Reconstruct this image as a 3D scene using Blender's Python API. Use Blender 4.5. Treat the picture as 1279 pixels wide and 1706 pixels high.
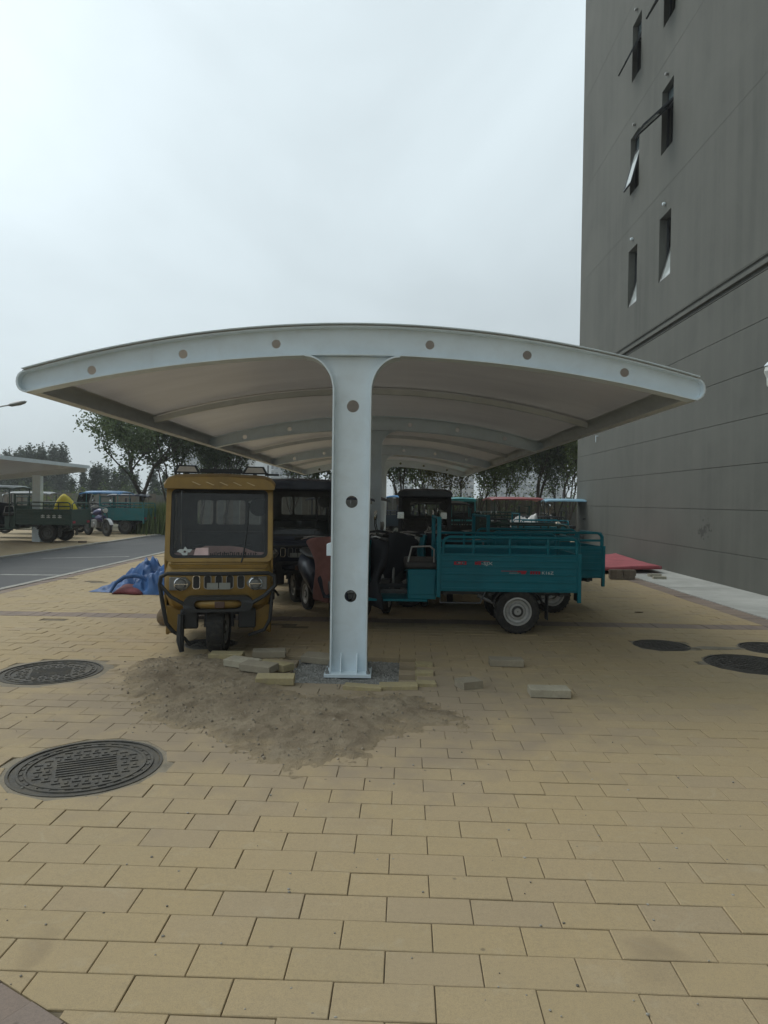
import bpy, bmesh, math, random
from mathutils import Vector, Matrix, noise, Euler
from mathutils.geometry import tessellate_polygon
R_ = math.radians
rnd = random.Random(7)
for o in list(bpy.data.objects): bpy.data.objects.remove(o)
scn = bpy.context.scene
col = scn.collection

# ------------------------------------------------------------------ camera
F, CX, CY, EYE = 1140.0, 639.5, 853.0, 1.46
PITCH, ROLL, YAW = R_(.95), R_(.78), R_(.6)
fw = Vector((-math.sin(YAW)*math.cos(PITCH), math.cos(YAW)*math.cos(PITCH), -math.sin(PITCH)))
rt = fw.cross(Vector((0, 0, 1))).normalized(); up = rt.cross(fw)
rt, up = rt*math.cos(ROLL)+up*math.sin(ROLL), up*math.cos(ROLL)-rt*math.sin(ROLL)
cam = bpy.data.cameras.new('camera'); camo = bpy.data.objects.new('camera', cam); col.objects.link(camo)
M = Matrix((rt, up, -fw)).transposed().to_4x4(); M.translation = (0, 0, EYE); camo.matrix_world = M
cam.sensor_fit = 'VERTICAL'; cam.sensor_height = 36; cam.lens = F/1706*36
cam.clip_start = .05; cam.clip_end = 3000
scn.camera = camo
scn.render.resolution_x, scn.render.resolution_y = 768, 1024

# ------------------------------------------------------------------ sky, sun, exposure
SUN_EL, SUN_AZ = R_(52), R_(-58)          # azimuth from +Y towards +X
sdir = Vector((math.sin(SUN_AZ)*math.cos(SUN_EL), math.cos(SUN_AZ)*math.cos(SUN_EL), math.sin(SUN_EL)))
w = bpy.data.worlds.new('World'); scn.world = w; w.use_nodes = True
nt = w.node_tree; nt.nodes.clear()
def N(nt, t, **k):
    n = nt.nodes.new(t)
    for a, v in k.items():
        if a.startswith('i_'):
            key = a[2:]; key = int(key) if key.isdigit() else key.replace('_', ' ')
            n.inputs[key].default_value = v
        else: setattr(n, a, v)
    return n
out = N(nt, 'ShaderNodeOutputWorld'); bg = N(nt, 'ShaderNodeBackground', i_Strength=.1)
sky = N(nt, 'ShaderNodeTexSky', sky_type='NISHITA', sun_disc=False, sun_elevation=SUN_EL, sun_rotation=SUN_AZ, dust_density=3.0)
tc = N(nt, 'ShaderNodeTexCoord')
mp = N(nt, 'ShaderNodeMapping'); mp.inputs['Scale'].default_value = (1, 1, 1.7); mp.inputs['Location'].default_value = (3.1, .4, 1.3)
nz = N(nt, 'ShaderNodeTexNoise', i_Scale=1.5, i_Detail=5.0, i_Roughness=.5, i_Distortion=.5)
rmp = N(nt, 'ShaderNodeMapRange'); rmp.inputs[1].default_value = .3; rmp.inputs[2].default_value = .7; rmp.inputs[3].default_value = .82; rmp.inputs[4].default_value = 1.14
dot = N(nt, 'ShaderNodeVectorMath', operation='DOT_PRODUCT'); dot.inputs[1].default_value = sdir
nrm = N(nt, 'ShaderNodeVectorMath', operation='NORMALIZE')
glow = N(nt, 'ShaderNodeMapRange'); glow.interpolation_type = 'SMOOTHSTEP'
glow.inputs[1].default_value = .2; glow.inputs[2].default_value = 1.0; glow.inputs[3].default_value = .9; glow.inputs[4].default_value = 1.5
mul = N(nt, 'ShaderNodeMath', operation='MULTIPLY')
cl = N(nt, 'ShaderNodeVectorMath', operation='SCALE'); cl.inputs[0].default_value = (6.0, 6.85, 7.2)
mx = N(nt, 'ShaderNodeMix', data_type='RGBA'); mx.inputs[0].default_value = .93
L = nt.links.new
L(tc.outputs['Generated'], mp.inputs[0]); L(mp.outputs[0], nz.inputs['Vector']); L(nz.outputs['Fac'], rmp.inputs[0])
L(tc.outputs['Generated'], nrm.inputs[0]); L(nrm.outputs[0], dot.inputs[0]); L(dot.outputs['Value'], glow.inputs[0])
L(rmp.outputs[0], mul.inputs[0]); L(glow.outputs[0], mul.inputs[1]); L(mul.outputs[0], cl.inputs['Scale'])
L(sky.outputs[0], mx.inputs[6]); L(cl.outputs[0], mx.inputs[7]); L(mx.outputs[2], bg.inputs[0]); L(bg.outputs[0], out.inputs[0])
sl = bpy.data.lights.new('sun', 'SUN'); sl.energy = .9; sl.angle = R_(30); sl.color = (1, .95, .87)
so = bpy.data.objects.new('sun', sl); col.objects.link(so); so.rotation_euler = sdir.to_track_quat('Z', 'Y').to_euler(); so.location = (0, 0, 40)
scn.view_settings.view_transform = 'Standard'; scn.view_settings.look = 'None'
scn.view_settings.gamma = 1; scn.view_settings.use_curve_mapping = False
scn.view_settings.exposure = 0.18

# ------------------------------------------------------------------ pixel -> place
def ray(x, y): return rt*((x-CX)/F)-up*((y-CY)/F)+fw
def G(x, y, z=0.0):
    d = ray(x, y); t = (z-EYE)/d.z; return Vector((0, 0, EYE))+d*t
def AtY(x, y, Y):
    d = ray(x, y); return Vector((0, 0, EYE))+d*(Y/d.y)
def proj(p):
    v = Vector(p)-Vector((0, 0, EYE)); k = v.dot(fw)
    return (CX+F*v.dot(rt)/k, CY-F*v.dot(up)/k) if k > .1 else (-9999, -9999)

# ------------------------------------------------------------------ materials
MATS = {}
def newmat(name):
    m = bpy.data.materials.new(name); m.use_nodes = True; t = m.node_tree; t.nodes.clear()
    o = N(t, 'ShaderNodeOutputMaterial'); b = N(t, 'ShaderNodeBsdfPrincipled'); t.links.new(b.outputs[0], o.inputs[0])
    return m, t, b, o
def c4(c): return (c[0], c[1], c[2], 1)
def ramp(t, fac, a, b, lo=.3, hi=.7):
    r = N(t, 'ShaderNodeMapRange'); r.inputs[1].default_value = lo; r.inputs[2].default_value = hi
    r.inputs[3].default_value = a; r.inputs[4].default_value = b; t.links.new(fac, r.inputs[0]); return r.outputs[0]
def mixc(t, fac, a, b, bt='MIX'):
    m = N(t, 'ShaderNodeMix', data_type='RGBA', blend_type=bt)
    for i, v in ((0, fac), (6, a), (7, b)):
        if isinstance(v, (int, float)): m.inputs[i].default_value = v
        elif isinstance(v, tuple): m.inputs[i].default_value = c4(v)
        else: t.links.new(v, m.inputs[i])
    return m.outputs[2]
def nz_(t, vec, scale, detail=4, rough=.55, dist=0):
    n = N(t, 'ShaderNodeTexNoise', i_Scale=scale, i_Detail=float(detail), i_Roughness=rough, i_Distortion=dist)
    t.links.new(vec, n.inputs['Vector']); return n.outputs['Fac']
def bump(t, b, h, strength, dist=.01):
    n = N(t, 'ShaderNodeBump', i_Strength=strength, i_Distance=dist); t.links.new(h, n.inputs['Height']); t.links.new(n.outputs[0], b.inputs['Normal'])
def pm(name, c, rough=.6, metal=0., var=.18, scale=5., dirt=.0, dirtc=(.16, .14, .11), bs=0., bscale=80., world=False, coat=0., spec=.5):
    """painted or plain solid: base colour, broad unevenness, dust / wear patches, fine relief"""
    if name in MATS: return MATS[name]
    m, t, b, o = newmat(name)
    tcn = N(t, 'ShaderNodeTexCoord'); g = N(t, 'ShaderNodeNewGeometry')
    vec = g.outputs['Position'] if world else tcn.outputs['Object']
    n1 = nz_(t, vec, scale, 5)
    base = mixc(t, ramp(t, n1, 0, 1), tuple(x*(1-var) for x in c), tuple(min(1, x*(1+var)) for x in c))
    if dirt > 0:
        n2 = nz_(t, vec, scale*2.3, 7, .65, .4)
        base = mixc(t, ramp(t, n2, 0, dirt, .45, .75), base, dirtc)
        rr = ramp(t, n2, rough, min(1, rough+.3*dirt+.1), .4, .7); t.links.new(rr, b.inputs['Roughness'])
    else:
        rr = ramp(t, n1, max(.05, rough-.06), min(1, rough+.06)); t.links.new(rr, b.inputs['Roughness'])
    t.links.new(base, b.inputs['Base Color'])
    b.inputs['Metallic'].default_value = metal; b.inputs['Coat Weight'].default_value = coat; b.inputs['Specular IOR Level'].default_value = spec
    if bs > 0: bump(t, b, nz_(t, vec, bscale, 3), bs)
    MATS[name] = m; return m
def glassmat(name, tint, alpha_mix, rough=.05):
    if name in MATS: return MATS[name]
    m = bpy.data.materials.new(name); m.use_nodes = True; t = m.node_tree; t.nodes.clear()
    o = N(t, 'ShaderNodeOutputMaterial'); tr = N(t, 'ShaderNodeBsdfTransparent'); tr.inputs[0].default_value = c4(tint)
    gl = N(t, 'ShaderNodeBsdfGlossy', i_Roughness=rough); fr = N(t, 'ShaderNodeFresnel', i_IOR=1.5); mx = N(t, 'ShaderNodeMixShader')
    df = N(t, 'ShaderNodeBsdfDiffuse'); df.inputs[0].default_value = (.25, .25, .23, 1)
    m2 = N(t, 'ShaderNodeMixShader'); m2.inputs[0].default_value = alpha_mix
    t.links.new(tr.outputs[0], m2.inputs[1]); t.links.new(df.outputs[0], m2.inputs[2])
    t.links.new(fr.outputs[0], mx.inputs[0]); t.links.new(m2.outputs[0], mx.inputs[1]); t.links.new(gl.outputs[0], mx.inputs[2]); t.links.new(mx.outputs[0], o.inputs[0])
    MATS[name] = m; return m

WHITE = pm('white_painted_steel', (.70, .785, .83), .42, var=.04, scale=2.5, dirt=.22, dirtc=(.45, .45, .42))
BLACK = pm('black_plastic', (.02, .021, .022), .5, dirt=.15, dirtc=(.09, .085, .075))
RUBBER = pm('tyre_rubber', (.022, .021, .02), .85, dirt=.55, dirtc=(.11, .095, .075), scale=9, bs=.3, bscale=60)
STEEL = pm('grey_steel', (.32, .32, .31), .4, .8, dirt=.3)
RIM = pm('silver_rim', (.42, .42, .41), .42, .5, dirt=.4)
CHROME = pm('chrome', (.7, .7, .7), .15, 1.0, var=.05)
LENS = pm('lamp_lens', (.5, .5, .47), .18, dirt=.25)
DARKFAB = pm('dark_fabric', (.022, .024, .03), .9, bs=.4, bscale=90)
SEAT = pm('seat_vinyl', (.025, .024, .024), .5, dirt=.2)
GLASS = glassmat('windshield_glass', (.72, .76, .74), .04)
CLEAR = glassmat('pale_screen', (.8, .84, .83), .3)
MIRROR = pm('mirror_glass', (.75, .77, .76), .08, 1.0, var=.03)

# ------------------------------------------------------------------ mesh builder
class MB:
    def __init__(s): s.v = []; s.f = []
    def add(s, vs, fs, M=None):
        n = len(s.v); s.v += [(M @ Vector(p)) if M else Vector(p) for p in vs]; s.f += [tuple(n+i for i in f) for f in fs]; return s
    def box(s, a, b, M=None):
        (x0, y0, z0), (x1, y1, z1) = a, b
        return s.add([(x0,y0,z0),(x1,y0,z0),(x1,y1,z0),(x0,y1,z0),(x0,y0,z1),(x1,y0,z1),(x1,y1,z1),(x0,y1,z1)],
                     [(0,3,2,1),(4,5,6,7),(0,1,5,4),(1,2,6,5),(2,3,7,6),(3,0,4,7)], M)
    def cyl(s, p0, p1, r0, r1=None, n=12, cap=True):
        p0, p1 = Vector(p0), Vector(p1); r1 = r0 if r1 is None else r1
        d = (p1-p0).normalized(); a = d.orthogonal().normalized(); b = d.cross(a)
        vs = [p+(a*math.cos(i*2*math.pi/n)+b*math.sin(i*2*math.pi/n))*r for p, r in ((p0, r0), (p1, r1)) for i in range(n)]
        fs = [(i, (i+1) % n, n+(i+1) % n, n+i) for i in range(n)]
        if cap: fs += [tuple(range(n-1, -1, -1)), tuple(range(n, 2*n))]
        return s.add(vs, fs)
    def tube(s, pts, r, n=8, closed=False):
        pts = [Vector(p) for p in pts]; k = len(pts); rs = r if isinstance(r, (list, tuple)) else [r]*k
        T = []
        for i in range(k):
            a = pts[(i-1) % k] if (closed or i > 0) else pts[i]; b = pts[(i+1) % k] if (closed or i < k-1) else pts[i]
            T.append((b-a).normalized())
        u = T[0].orthogonal().normalized(); vs = []
        for i in range(k):
            u = (u-T[i]*u.dot(T[i])).normalized(); v = T[i].cross(u)
            vs += [pts[i]+(u*math.cos(j*2*math.pi/n)+v*math.sin(j*2*math.pi/n))*rs[i] for j in range(n)]
        fs = [(i*n+j, i*n+(j+1) % n, ((i+1) % k)*n+(j+1) % n, ((i+1) % k)*n+j) for i in range(k if closed else k-1) for j in range(n)]
        if not closed: fs += [tuple(range(n-1, -1, -1)), tuple((k-1)*n+j for j in range(n))]
        return s.add(vs, fs)
    def lathe(s, prof, c, axis='y', n=24):
        """prof: list of (radius, offset along axis), closed ring section"""
        c = Vector(c); k = len(prof); vs = []
        for i in range(n):
            a = i*2*math.pi/n
            for r, h in prof:
                p = {'y': (r*math.cos(a), h, r*math.sin(a)), 'z': (r*math.cos(a), r*math.sin(a), h), 'x': (h, r*math.cos(a), r*math.sin(a))}[axis]
                vs.append(c+Vector(p))
        fs = [(i*k+j, i*k+(j+1) % k, ((i+1) % n)*k+(j+1) % k, ((i+1) % n)*k+j) for i in range(n) for j in range(k)]
        return s.add(vs, fs)
    def prism(s, outer, holes, d0, d1, plane='xz'):
        """polygon with holes in a plane, extruded from d0 to d1 along the third axis"""
        loops = [outer]+list(holes); flat = [p for l in loops for p in l]
        mk = {'xz': lambda p, d: (p[0], d, p[1]), 'yz': lambda p, d: (d, p[0], p[1]), 'xy': lambda p, d: (p[0], p[1], d)}[plane]
        tris = tessellate_polygon([[Vector((p[0], p[1], 0)) for p in l] for l in loops]); n = len(flat)
        fs = [tuple(t) for t in tris]+[tuple(n+i for i in reversed(t)) for t in tris]
        o = 0
        for l in loops:
            k = len(l); fs += [(o+i, o+(i+1) % k, n+o+(i+1) % k, n+o+i) for i in range(k)]; o += k
        return s.add([mk(p, d0) for p in flat]+[mk(p, d1) for p in flat], fs)
    def ribbon(s, path, y0, y1, th):
        """strip following path (x,z), between depths y0..y1, thickness th (towards the left of travel)"""
        k = len(path); offs = []
        for i in range(k):
            a = Vector(path[max(i-1, 0)]); b = Vector(path[min(i+1, k-1)]); d = (b-a).normalized(); offs.append((-d.y*th, d.x*th))
        vs = []
        for (x, z), (ox, oz) in zip(path, offs): vs += [(x, y0, z), (x, y1, z), (x+ox, y1, z+oz), (x+ox, y0, z+oz)]
        fs = [(4*i+j, 4*i+(j+1) % 4, 4*i+4+(j+1) % 4, 4*i+4+j) for i in range(k-1) for j in range(4)]+[(0, 1, 2, 3), tuple(4*(k-1)+j for j in (3, 2, 1, 0))]
        return s.add(vs, fs)
    def loft(s, secs):
        n = len(secs[0]); vs = [p for q in secs for p in q]
        fs = [(i*n+j, i*n+(j+1) % n, (i+1)*n+(j+1) % n, (i+1)*n+j) for i in range(len(secs)-1) for j in range(n)]
        fs += [tuple(range(n-1, -1, -1)), tuple((len(secs)-1)*n+j for j in range(n))]
        return s.add(vs, fs)
    def mesh(s, name, smooth=35):
        me = bpy.data.meshes.new(name); me.from_pydata([tuple(v) for v in s.v], [], s.f); me.update()
        bm = bmesh.new(); bm.from_mesh(me); bmesh.ops.recalc_face_normals(bm, faces=bm.faces); bm.to_mesh(me); bm.free()
        if smooth: me.shade_smooth(); me.set_sharp_from_angle(angle=R_(smooth))
        return me
    def build(s, name, m, parent=None, bevel=0, smooth=35, loc=None):
        o = bpy.data.objects.new(name, s.mesh(name, smooth)); col.objects.link(o)
        if m: o.data.materials.append(m)
        if parent: o.parent = parent
        if loc: o.location = loc
        if bevel:
            b = o.modifiers.new('bevel', 'BEVEL'); b.width = bevel; b.segments = 2; b.limit_method = 'ANGLE'; b.angle_limit = R_(40)
        return o
def tag(o, label=None, cat=None, group=None, kind=None):
    if label: o['label'] = label
    if cat: o['category'] = cat
    if group: o['group'] = group
    if kind: o['kind'] = kind
    return o
def empty(name, loc, rz=0, label=None, cat=None, group=None, scale=1):
    o = bpy.data.objects.new(name, None); col.objects.link(o); o.location = loc; o.rotation_euler = (0, 0, rz); o.scale = (scale,)*3
    return tag(o, label, cat, group)
def inst(name, me, parent, loc=(0, 0, 0), rot=(0, 0, 0)):
    o = bpy.data.objects.new(name, me); col.objects.link(o); o.parent = parent; o.location = loc; o.rotation_euler = rot; return o
def circ(x, y, r, n=20): return [(x+r*math.cos(i*2*math.pi/n), y+r*math.sin(i*2*math.pi/n)) for i in range(n)]
def rrect(x0, y0, x1, y1, r, n=5):
    p = []
    for cx, cy, a0 in ((x1-r, y1-r, 0), (x0+r, y1-r, 90), (x0+r, y0+r, 180), (x1-r, y0+r, 270)):
        p += [(cx+r*math.cos(R_(a0+90*i/n)), cy+r*math.sin(R_(a0+90*i/n))) for i in range(n+1)]
    return p
def text(s, size, m, parent, loc, rot, name='lettering', shear=0, sx=1.0):
    cu = bpy.data.curves.new('t', 'FONT'); cu.body = s; cu.size = size; cu.extrude = .001; cu.shear = shear; cu.resolution_u = 2
    tmp = bpy.data.objects.new('t', cu); col.objects.link(tmp); bpy.context.view_layer.update()
    me = bpy.data.meshes.new_from_object(tmp); bpy.data.objects.remove(tmp)
    me.materials.clear(); me.materials.append(m)
    o = inst(name, me, parent, loc, rot); o.scale = (sx, 1, 1); return o
#@@SETTING
# ================================================================== ground and pavement
TH = R_(-1.3); U0 = Vector((.303, 2.037)); cu_, su_ = math.cos(TH), math.sin(TH)
def UV(u, v): return Vector((U0.x+u*cu_-v*su_, U0.y+u*su_+v*cu_))
BW, BD = .304, .153
def soil_mat():
    m, t, b, o = newmat('soil'); g = N(t, 'ShaderNodeNewGeometry').outputs['Position']
    n1 = nz_(t, g, .6, 6); n2 = nz_(t, g, 14, 6, .7)
    c = mixc(t, ramp(t, n1, 0, 1), (.10, .085, .055), (.075, .085, .04)); c = mixc(t, ramp(t, n2, 0, .5), c, (.15, .13, .09))
    t.links.new(c, b.inputs['Base Color']); b.inputs['Roughness'].default_value = .95; bump(t, b, n2, .6, .03); return m
SOIL = soil_mat()
gmb = MB(); gmb.add([(-380, -380, -.062), (380, -380, -.062), (380, 380, -.062), (-380, 380, -.062)], [(0, 1, 2, 3)])
ground = tag(gmb.build('ground', SOIL, smooth=0), 'bare soil and sand under and around the paving', 'ground', kind='structure')

def brick_colour(t, rand, pos, purple=False):
    """concrete paver: batch tint, cloudy face, sandy grain, soil trodden in around the dig, old oil drips"""
    r1 = N(t, 'ShaderNodeValToRGB'); e = r1.color_ramp
    if purple: st = ((0, (.25, .19, .155)), (.5, (.29, .225, .185)), (1, (.225, .18, .16)))
    else: st = ((0, (.425, .325, .183)), (.3, (.44, .336, .19)), (.55, (.428, .328, .195)), (.72, (.436, .333, .186)), (.9, (.42, .322, .195)), (1, (.395, .307, .196)))
    while len(e.elements) < len(st): e.elements.new(.5)
    for el, (p, c) in zip(e.elements, st): el.position = p; el.color = c4(c)
    t.links.new(rand, r1.inputs[0])
    n1 = nz_(t, pos, 2.2, 5, .6, .3); n2 = nz_(t, pos, 26, 4, .65); n3 = nz_(t, pos, 300, 2, .6); n4 = nz_(t, pos, .8, 4)
    c = mixc(t, ramp(t, n1, 0, .32, .4, .75), r1.outputs[0], (.35, .285, .19) if not purple else (.2, .17, .15))
    c = mixc(t, ramp(t, n4, 0, .16, .42, .62), c, (.37, .31, .22))
    c = mixc(t, ramp(t, n2, 0, .22, .45, .75), c, (.30, .24, .15) if not purple else (.18, .15, .13))
    c = mixc(t, ramp(t, n3, -.1, .30, .3, .75), c, (.14, .115, .08))
    c = mixc(t, ramp(t, nz_(t, pos, 75, 4, .7), 0, .38, .46, .72), c, (.27, .22, .15) if not purple else (.15, .125, .11))
    c = mixc(t, ramp(t, nz_(t, pos, 7, 6, .7, .8), 0, .30, .56, .72), c, (.46, .40, .29) if not purple else (.33, .28, .24))
    # soil trodden around the excavation (ellipse with ragged edge)
    mp = N(t, 'ShaderNodeMapping'); mp.inputs['Location'].default_value = (.62, -2.55, 0); mp.inputs['Scale'].default_value = (.53, .53, 0)
    sep = N(t, 'ShaderNodeVectorMath', operation='SUBTRACT'); sep.inputs[1].default_value = (-.72, 4.9, 0)
    t.links.new(pos, sep.inputs[0]); sc = N(t, 'ShaderNodeVectorMath', operation='MULTIPLY'); sc.inputs[1].default_value = (.48, .68, 0); t.links.new(sep.outputs[0], sc.inputs[0])
    ln = N(t, 'ShaderNodeVectorMath', operation='LENGTH'); t.links.new(sc.outputs[0], ln.inputs[0])
    ad = N(t, 'ShaderNodeMath', operation='ADD'); t.links.new(ln.outputs['Value'], ad.inputs[0]); t.links.new(ramp(t, nz_(t, pos, 3.2, 6, .6), -.42, .42, .3, .7), ad.inputs[1])
    t.nodes.remove(mp)
    c = mixc(t, ramp(t, ad.outputs[0], .9, 0, .62, 1.2), c, (.30, .24, .168))
    # oil / wet stains under the vehicles
    n5 = nz_(t, pos, 1.5, 3, .5, .6)
    c = mixc(t, ramp(t, n5, 0, .30, .66, .72), c, (.16, .12, .08))
    sp = N(t, 'ShaderNodeTexVoronoi', i_Scale=4.2); t.links.new(pos, sp.inputs['Vector'])
    c = mixc(t, ramp(t, sp.outputs['Distance'], .55, 0, .02, .045), c, (.10, .085, .065))
    return c, n2, n3
def brick_mat(name, src, purple=False):
    m, t, b, o = newmat(name); g = N(t, 'ShaderNodeNewGeometry')
    if src == 'object': r = N(t, 'ShaderNodeObjectInfo').outputs['Random']
    else: r = g.outputs['Random Per Island']
    c, n2, n3 = brick_colour(t, r, g.outputs['Position'], purple)
    t.links.new(c, b.inputs['Base Color']); b.inputs['Roughness'].default_value = .88; b.inputs['Specular IOR Level'].default_value = .3
    ad = N(t, 'ShaderNodeMath', operation='ADD'); t.links.new(n2, ad.inputs[0]); t.links.new(n3, ad.inputs[1]); bump(t, b, ad.outputs[0], .22, .004)
    return m
BRO, BRI, PUR = brick_mat('yellow_paver', 'object'), brick_mat('yellow_paver_field', 'island'), brick_mat('purple_paver', 'island', True)
PURO = brick_mat('purple_paver_single', 'object', True)
def farbrick_mat():
    m, t, b, o = newmat('yellow_paving_far'); g = N(t, 'ShaderNodeNewGeometry')
    bt = N(t, 'ShaderNodeTexBrick', offset=.5); bt.inputs['Scale'].default_value = 1; bt.inputs['Brick Width'].default_value = BW; bt.inputs['Row Height'].default_value = BD
    bt.inputs['Mortar Size'].default_value = .004; bt.inputs['Color1'].default_value = (0, 0, 0, 1); bt.inputs['Color2'].default_value = (1, 1, 1, 1); bt.inputs['Mortar'].default_value = (.5, .5, .5, 1)
    t.links.new(g.outputs['Position'], bt.inputs['Vector'])
    c, n2, n3 = brick_colour(t, bt.outputs['Color'], g.outputs['Position'])
    c = mixc(t, bt.outputs['Fac'], c, (.12, .10, .07)); t.links.new(c, b.inputs['Base Color']); b.inputs['Roughness'].default_value = .9
    return m
FARB = farbrick_mat()

def clip(poly, n, d):
    """keep the side where n.p <= d"""
    o = []
    for i, a in enumerate(poly):
        b = poly[(i+1) % len(poly)]; da, db = a.dot(n)-d, b.dot(n)-d
        if da <= 0: o.append(a)
        if da*db < 0: o.append(a+(b-a)*(da/(da-db)))
    return o
def area(p): return abs(sum(p[i].x*p[(i+1) % len(p)].y-p[(i+1) % len(p)].x*p[i].y for i in range(len(p))))/2
def paver(mb, poly, z=0., tilt=(0, 0), gap=.0017, bev=.0022, skew=False):
    """one paving block: bevelled top, four sides; bottom left open in the bed"""
    c = sum(poly, Vector((0, 0)))/len(poly); n = len(poly)
    def inset(d):
        r = []
        for p in poly:
            e = c-p
            if skew: r.append(p+e*(d*1.4/max(e.length, .02)))
            else: r.append(p+Vector((min(d, abs(e.x)*.5)*(1 if e.x > 0 else -1), min(d, abs(e.y)*.5)*(1 if e.y > 0 else -1))))
        return r
    a = inset(gap); b = inset(gap+bev); vs = []
    zz = lambda p, q: z+q+(p-c).x*tilt[0]+(p-c).y*tilt[1]
    for p in a: vs.append((p.x, p.y, -.06))
    for p in a: vs.append((p.x, p.y, zz(p, -bev)))
    for p in b: vs.append((p.x, p.y, zz(p, 0)))
    fs = [(i, (i+1) % n, n+(i+1) % n, n+i) for i in range(n)]+[(n+i, n+(i+1) % n, 2*n+(i+1) % n, 2*n+i) for i in range(n)]+[tuple(2*n+i for i in range(n))]
    mb.add(vs, fs)
# manhole covers: centre, radius, look
MANH = [((-1.632, 3.672), .375, 'worn grey iron manhole cover nearest the camera on the left', .05),
        ((-2.81, 5.64), .385, 'pale grey manhole cover with concrete collar at the left edge', .075),
        ((-1.80, 6.83), .23, 'small grey manhole cover half hidden behind the golden front wheel', .05),
        ((2.82, 7.10), .262, 'small dark manhole cover right of the teal cargo bed', .035),
        ((3.33, 6.32), .375, 'large dark manhole cover cut by the right picture edge, nearer one', .04),
        ((3.93, 7.03), .30, 'dark manhole cover at the right edge beside the concrete apron', .035)]
PIT = (-.90, .20, 5.42, 6.40)
dA, dB = Vector((-1.16, 2.028)), Vector((-.872, 1.861)); dn = (dB-dA).orthogonal().normalized(); dn = dn if dn.dot(Vector((-1, -1))) > 0 else -dn
dd = dA.dot(dn)
XL, XR = -5.78, 4.55
BANDV = None
pav = MB(); qx0, qx1, qy0, qy1 = PIT[0]-.35, PIT[1]+.35, PIT[2]-.25, PIT[3]+.25     # joint sand, left out where the paving was opened
for ax, ay, bx, by, z in ((-5.98, -16, qx0, 17, -.0075), (qx1, -16, 4.85, 17, -.0075), (qx0, -16, qx1, qy0, -.0075), (qx0, qy1, qx1, 17, -.0075), (qx0, qy0, qx1, qy1, -.058)):
    pav.add([(ax, ay, z), (bx, ay, z), (bx, by, z), (ax, by, z)], [(0, 1, 2, 3)])
JOINT = pm('joint_sand', (.17, .138, .09), .95, var=.4, scale=12, world=True, bs=.5)
pavement = tag(pav.build('pavement', JOINT, smooth=0), 'yellow brick paving around the shelter', 'pavement', kind='structure')
full = MB(); paver(full, [Vector((-BW/2, -BD/2)), Vector((BW/2, -BD/2)), Vector((BW/2, BD/2)), Vector((-BW/2, BD/2))]); fullme = full.mesh('brick', 0); fullme.materials.append(BRO)
field = MB(); cand = []
vband0 = 6.12; vband1 = vband0+2*BD          # soldier course of purple pavers, two rows deep
v0 = -7
def rows():
    j = v0
    while True:
        v = j*BD
        if v > 15: return
        yield j, v; j += 1
for j, v in rows():
    if vband0-.01 < v+BD/2 < vband1+.01: continue
    off = 0 if j % 2 == 0 else BW/2
    off += noise.noise((j*.7, 3.1, 0))*.012
    for i in range(-24, 18):
        u = i*BW+off
        c = UV(u+BW/2, v+BD/2)
        if c.y > 16.9 or c.y < .9 or c.x < XL-.2 or c.x > XR+.2: continue
        if PIT[0] < c.x < PIT[1] and PIT[2] < c.y < PIT[3]: continue
        if noise.noise((c.x*1.3, c.y*1.3, 9)) > .62 and c.y > 6: continue
        poly = [UV(u, v), UV(u+BW, v), UV(u+BW, v+BD), UV(u, v+BD)]; whole = True
        for n, d in ((Vector((-1, 0)), -XL), (Vector((1, 0)), XR), (dn, dd)):
            if any(p.dot(n) > d for p in poly): poly = clip(poly, n, d); whole = False
        for (mx_, my_), r, _, cw in MANH:
            mc = Vector((mx_, my_)); e = c-mc
            if e.length < r+cw-.05: poly = []; whole = False
            elif e.length < r+cw+.25:
                nn = -e.normalized(); d = mc.dot(nn)-(r+cw-.012)
                if any(p.dot(nn) > d for p in poly): poly = clip(poly, nn, d); whole = False
        if len(poly) < 3 or area(poly) < .002: continue
        dz = rnd.gauss(0, .0009)+noise.noise((c.x*.9, c.y*.9, 0))*.006; ti = (rnd.gauss(0, .004), rnd.gauss(0, .006))
        px_ = proj((c.x, c.y, 0)); vis = -20 < px_[0] < 1300 and px_[1] < 1730
        cand.append((c.y if vis and whole else 99, c, dz, ti, poly, whole))
cand.sort(key=lambda a: a[0])
for k, (key, c, dz, ti, poly, whole) in enumerate(cand):
    if k < 290 and key < 90:
        o = inst('brick', fullme, pavement, (c.x, c.y, dz), (ti[1], -ti[0], TH+rnd.gauss(0, .002)))
    else: paver(field, poly, dz, ti)
tag(field.build('bricks', BRI, pavement, smooth=0), kind='stuff')
# purple soldier courses: cross band, road side border, apron side border, cut diagonal in the corner
pb = MB()
for i in range(-44, 34):
    u = i*.152; poly = [UV(u, vband0), UV(u+.152, vband0), UV(u+.152, vband1), UV(u, vband1)]; c = sum(poly, Vector((0, 0)))/4
    if XL < c.x < XR: paver(pb, poly, rnd.gauss(0, .002), (rnd.gauss(0, .006), rnd.gauss(0, .006)))
for x0, x1 in ((-5.98, XL), (XR, 4.85)):
    yy = -2.
    while yy < 16.9:
        paver(pb, [Vector((x0, yy)), Vector((x1, yy)), Vector((x1, yy+.152)), Vector((x0, yy+.152))], rnd.gauss(0, .002), (rnd.gauss(0, .008), 0)); yy += .153
dt = (dB-dA).normalized()
for a in range(-2, 4):
    for r in range(2):
        p = dA+dt*((a+.07)*BD*1.0)+dn*(r*BW); q = [p, p+dt*BD*1., p+dt*BD+dn*BW, p+dn*BW]
        one = MB(); paver(one, q, rnd.gauss(0, .001), skew=True); one.build('brick', PURO, pavement, smooth=0)
tag(pb.build('border_bricks', PUR, pavement, smooth=0), kind='stuff')
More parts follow.
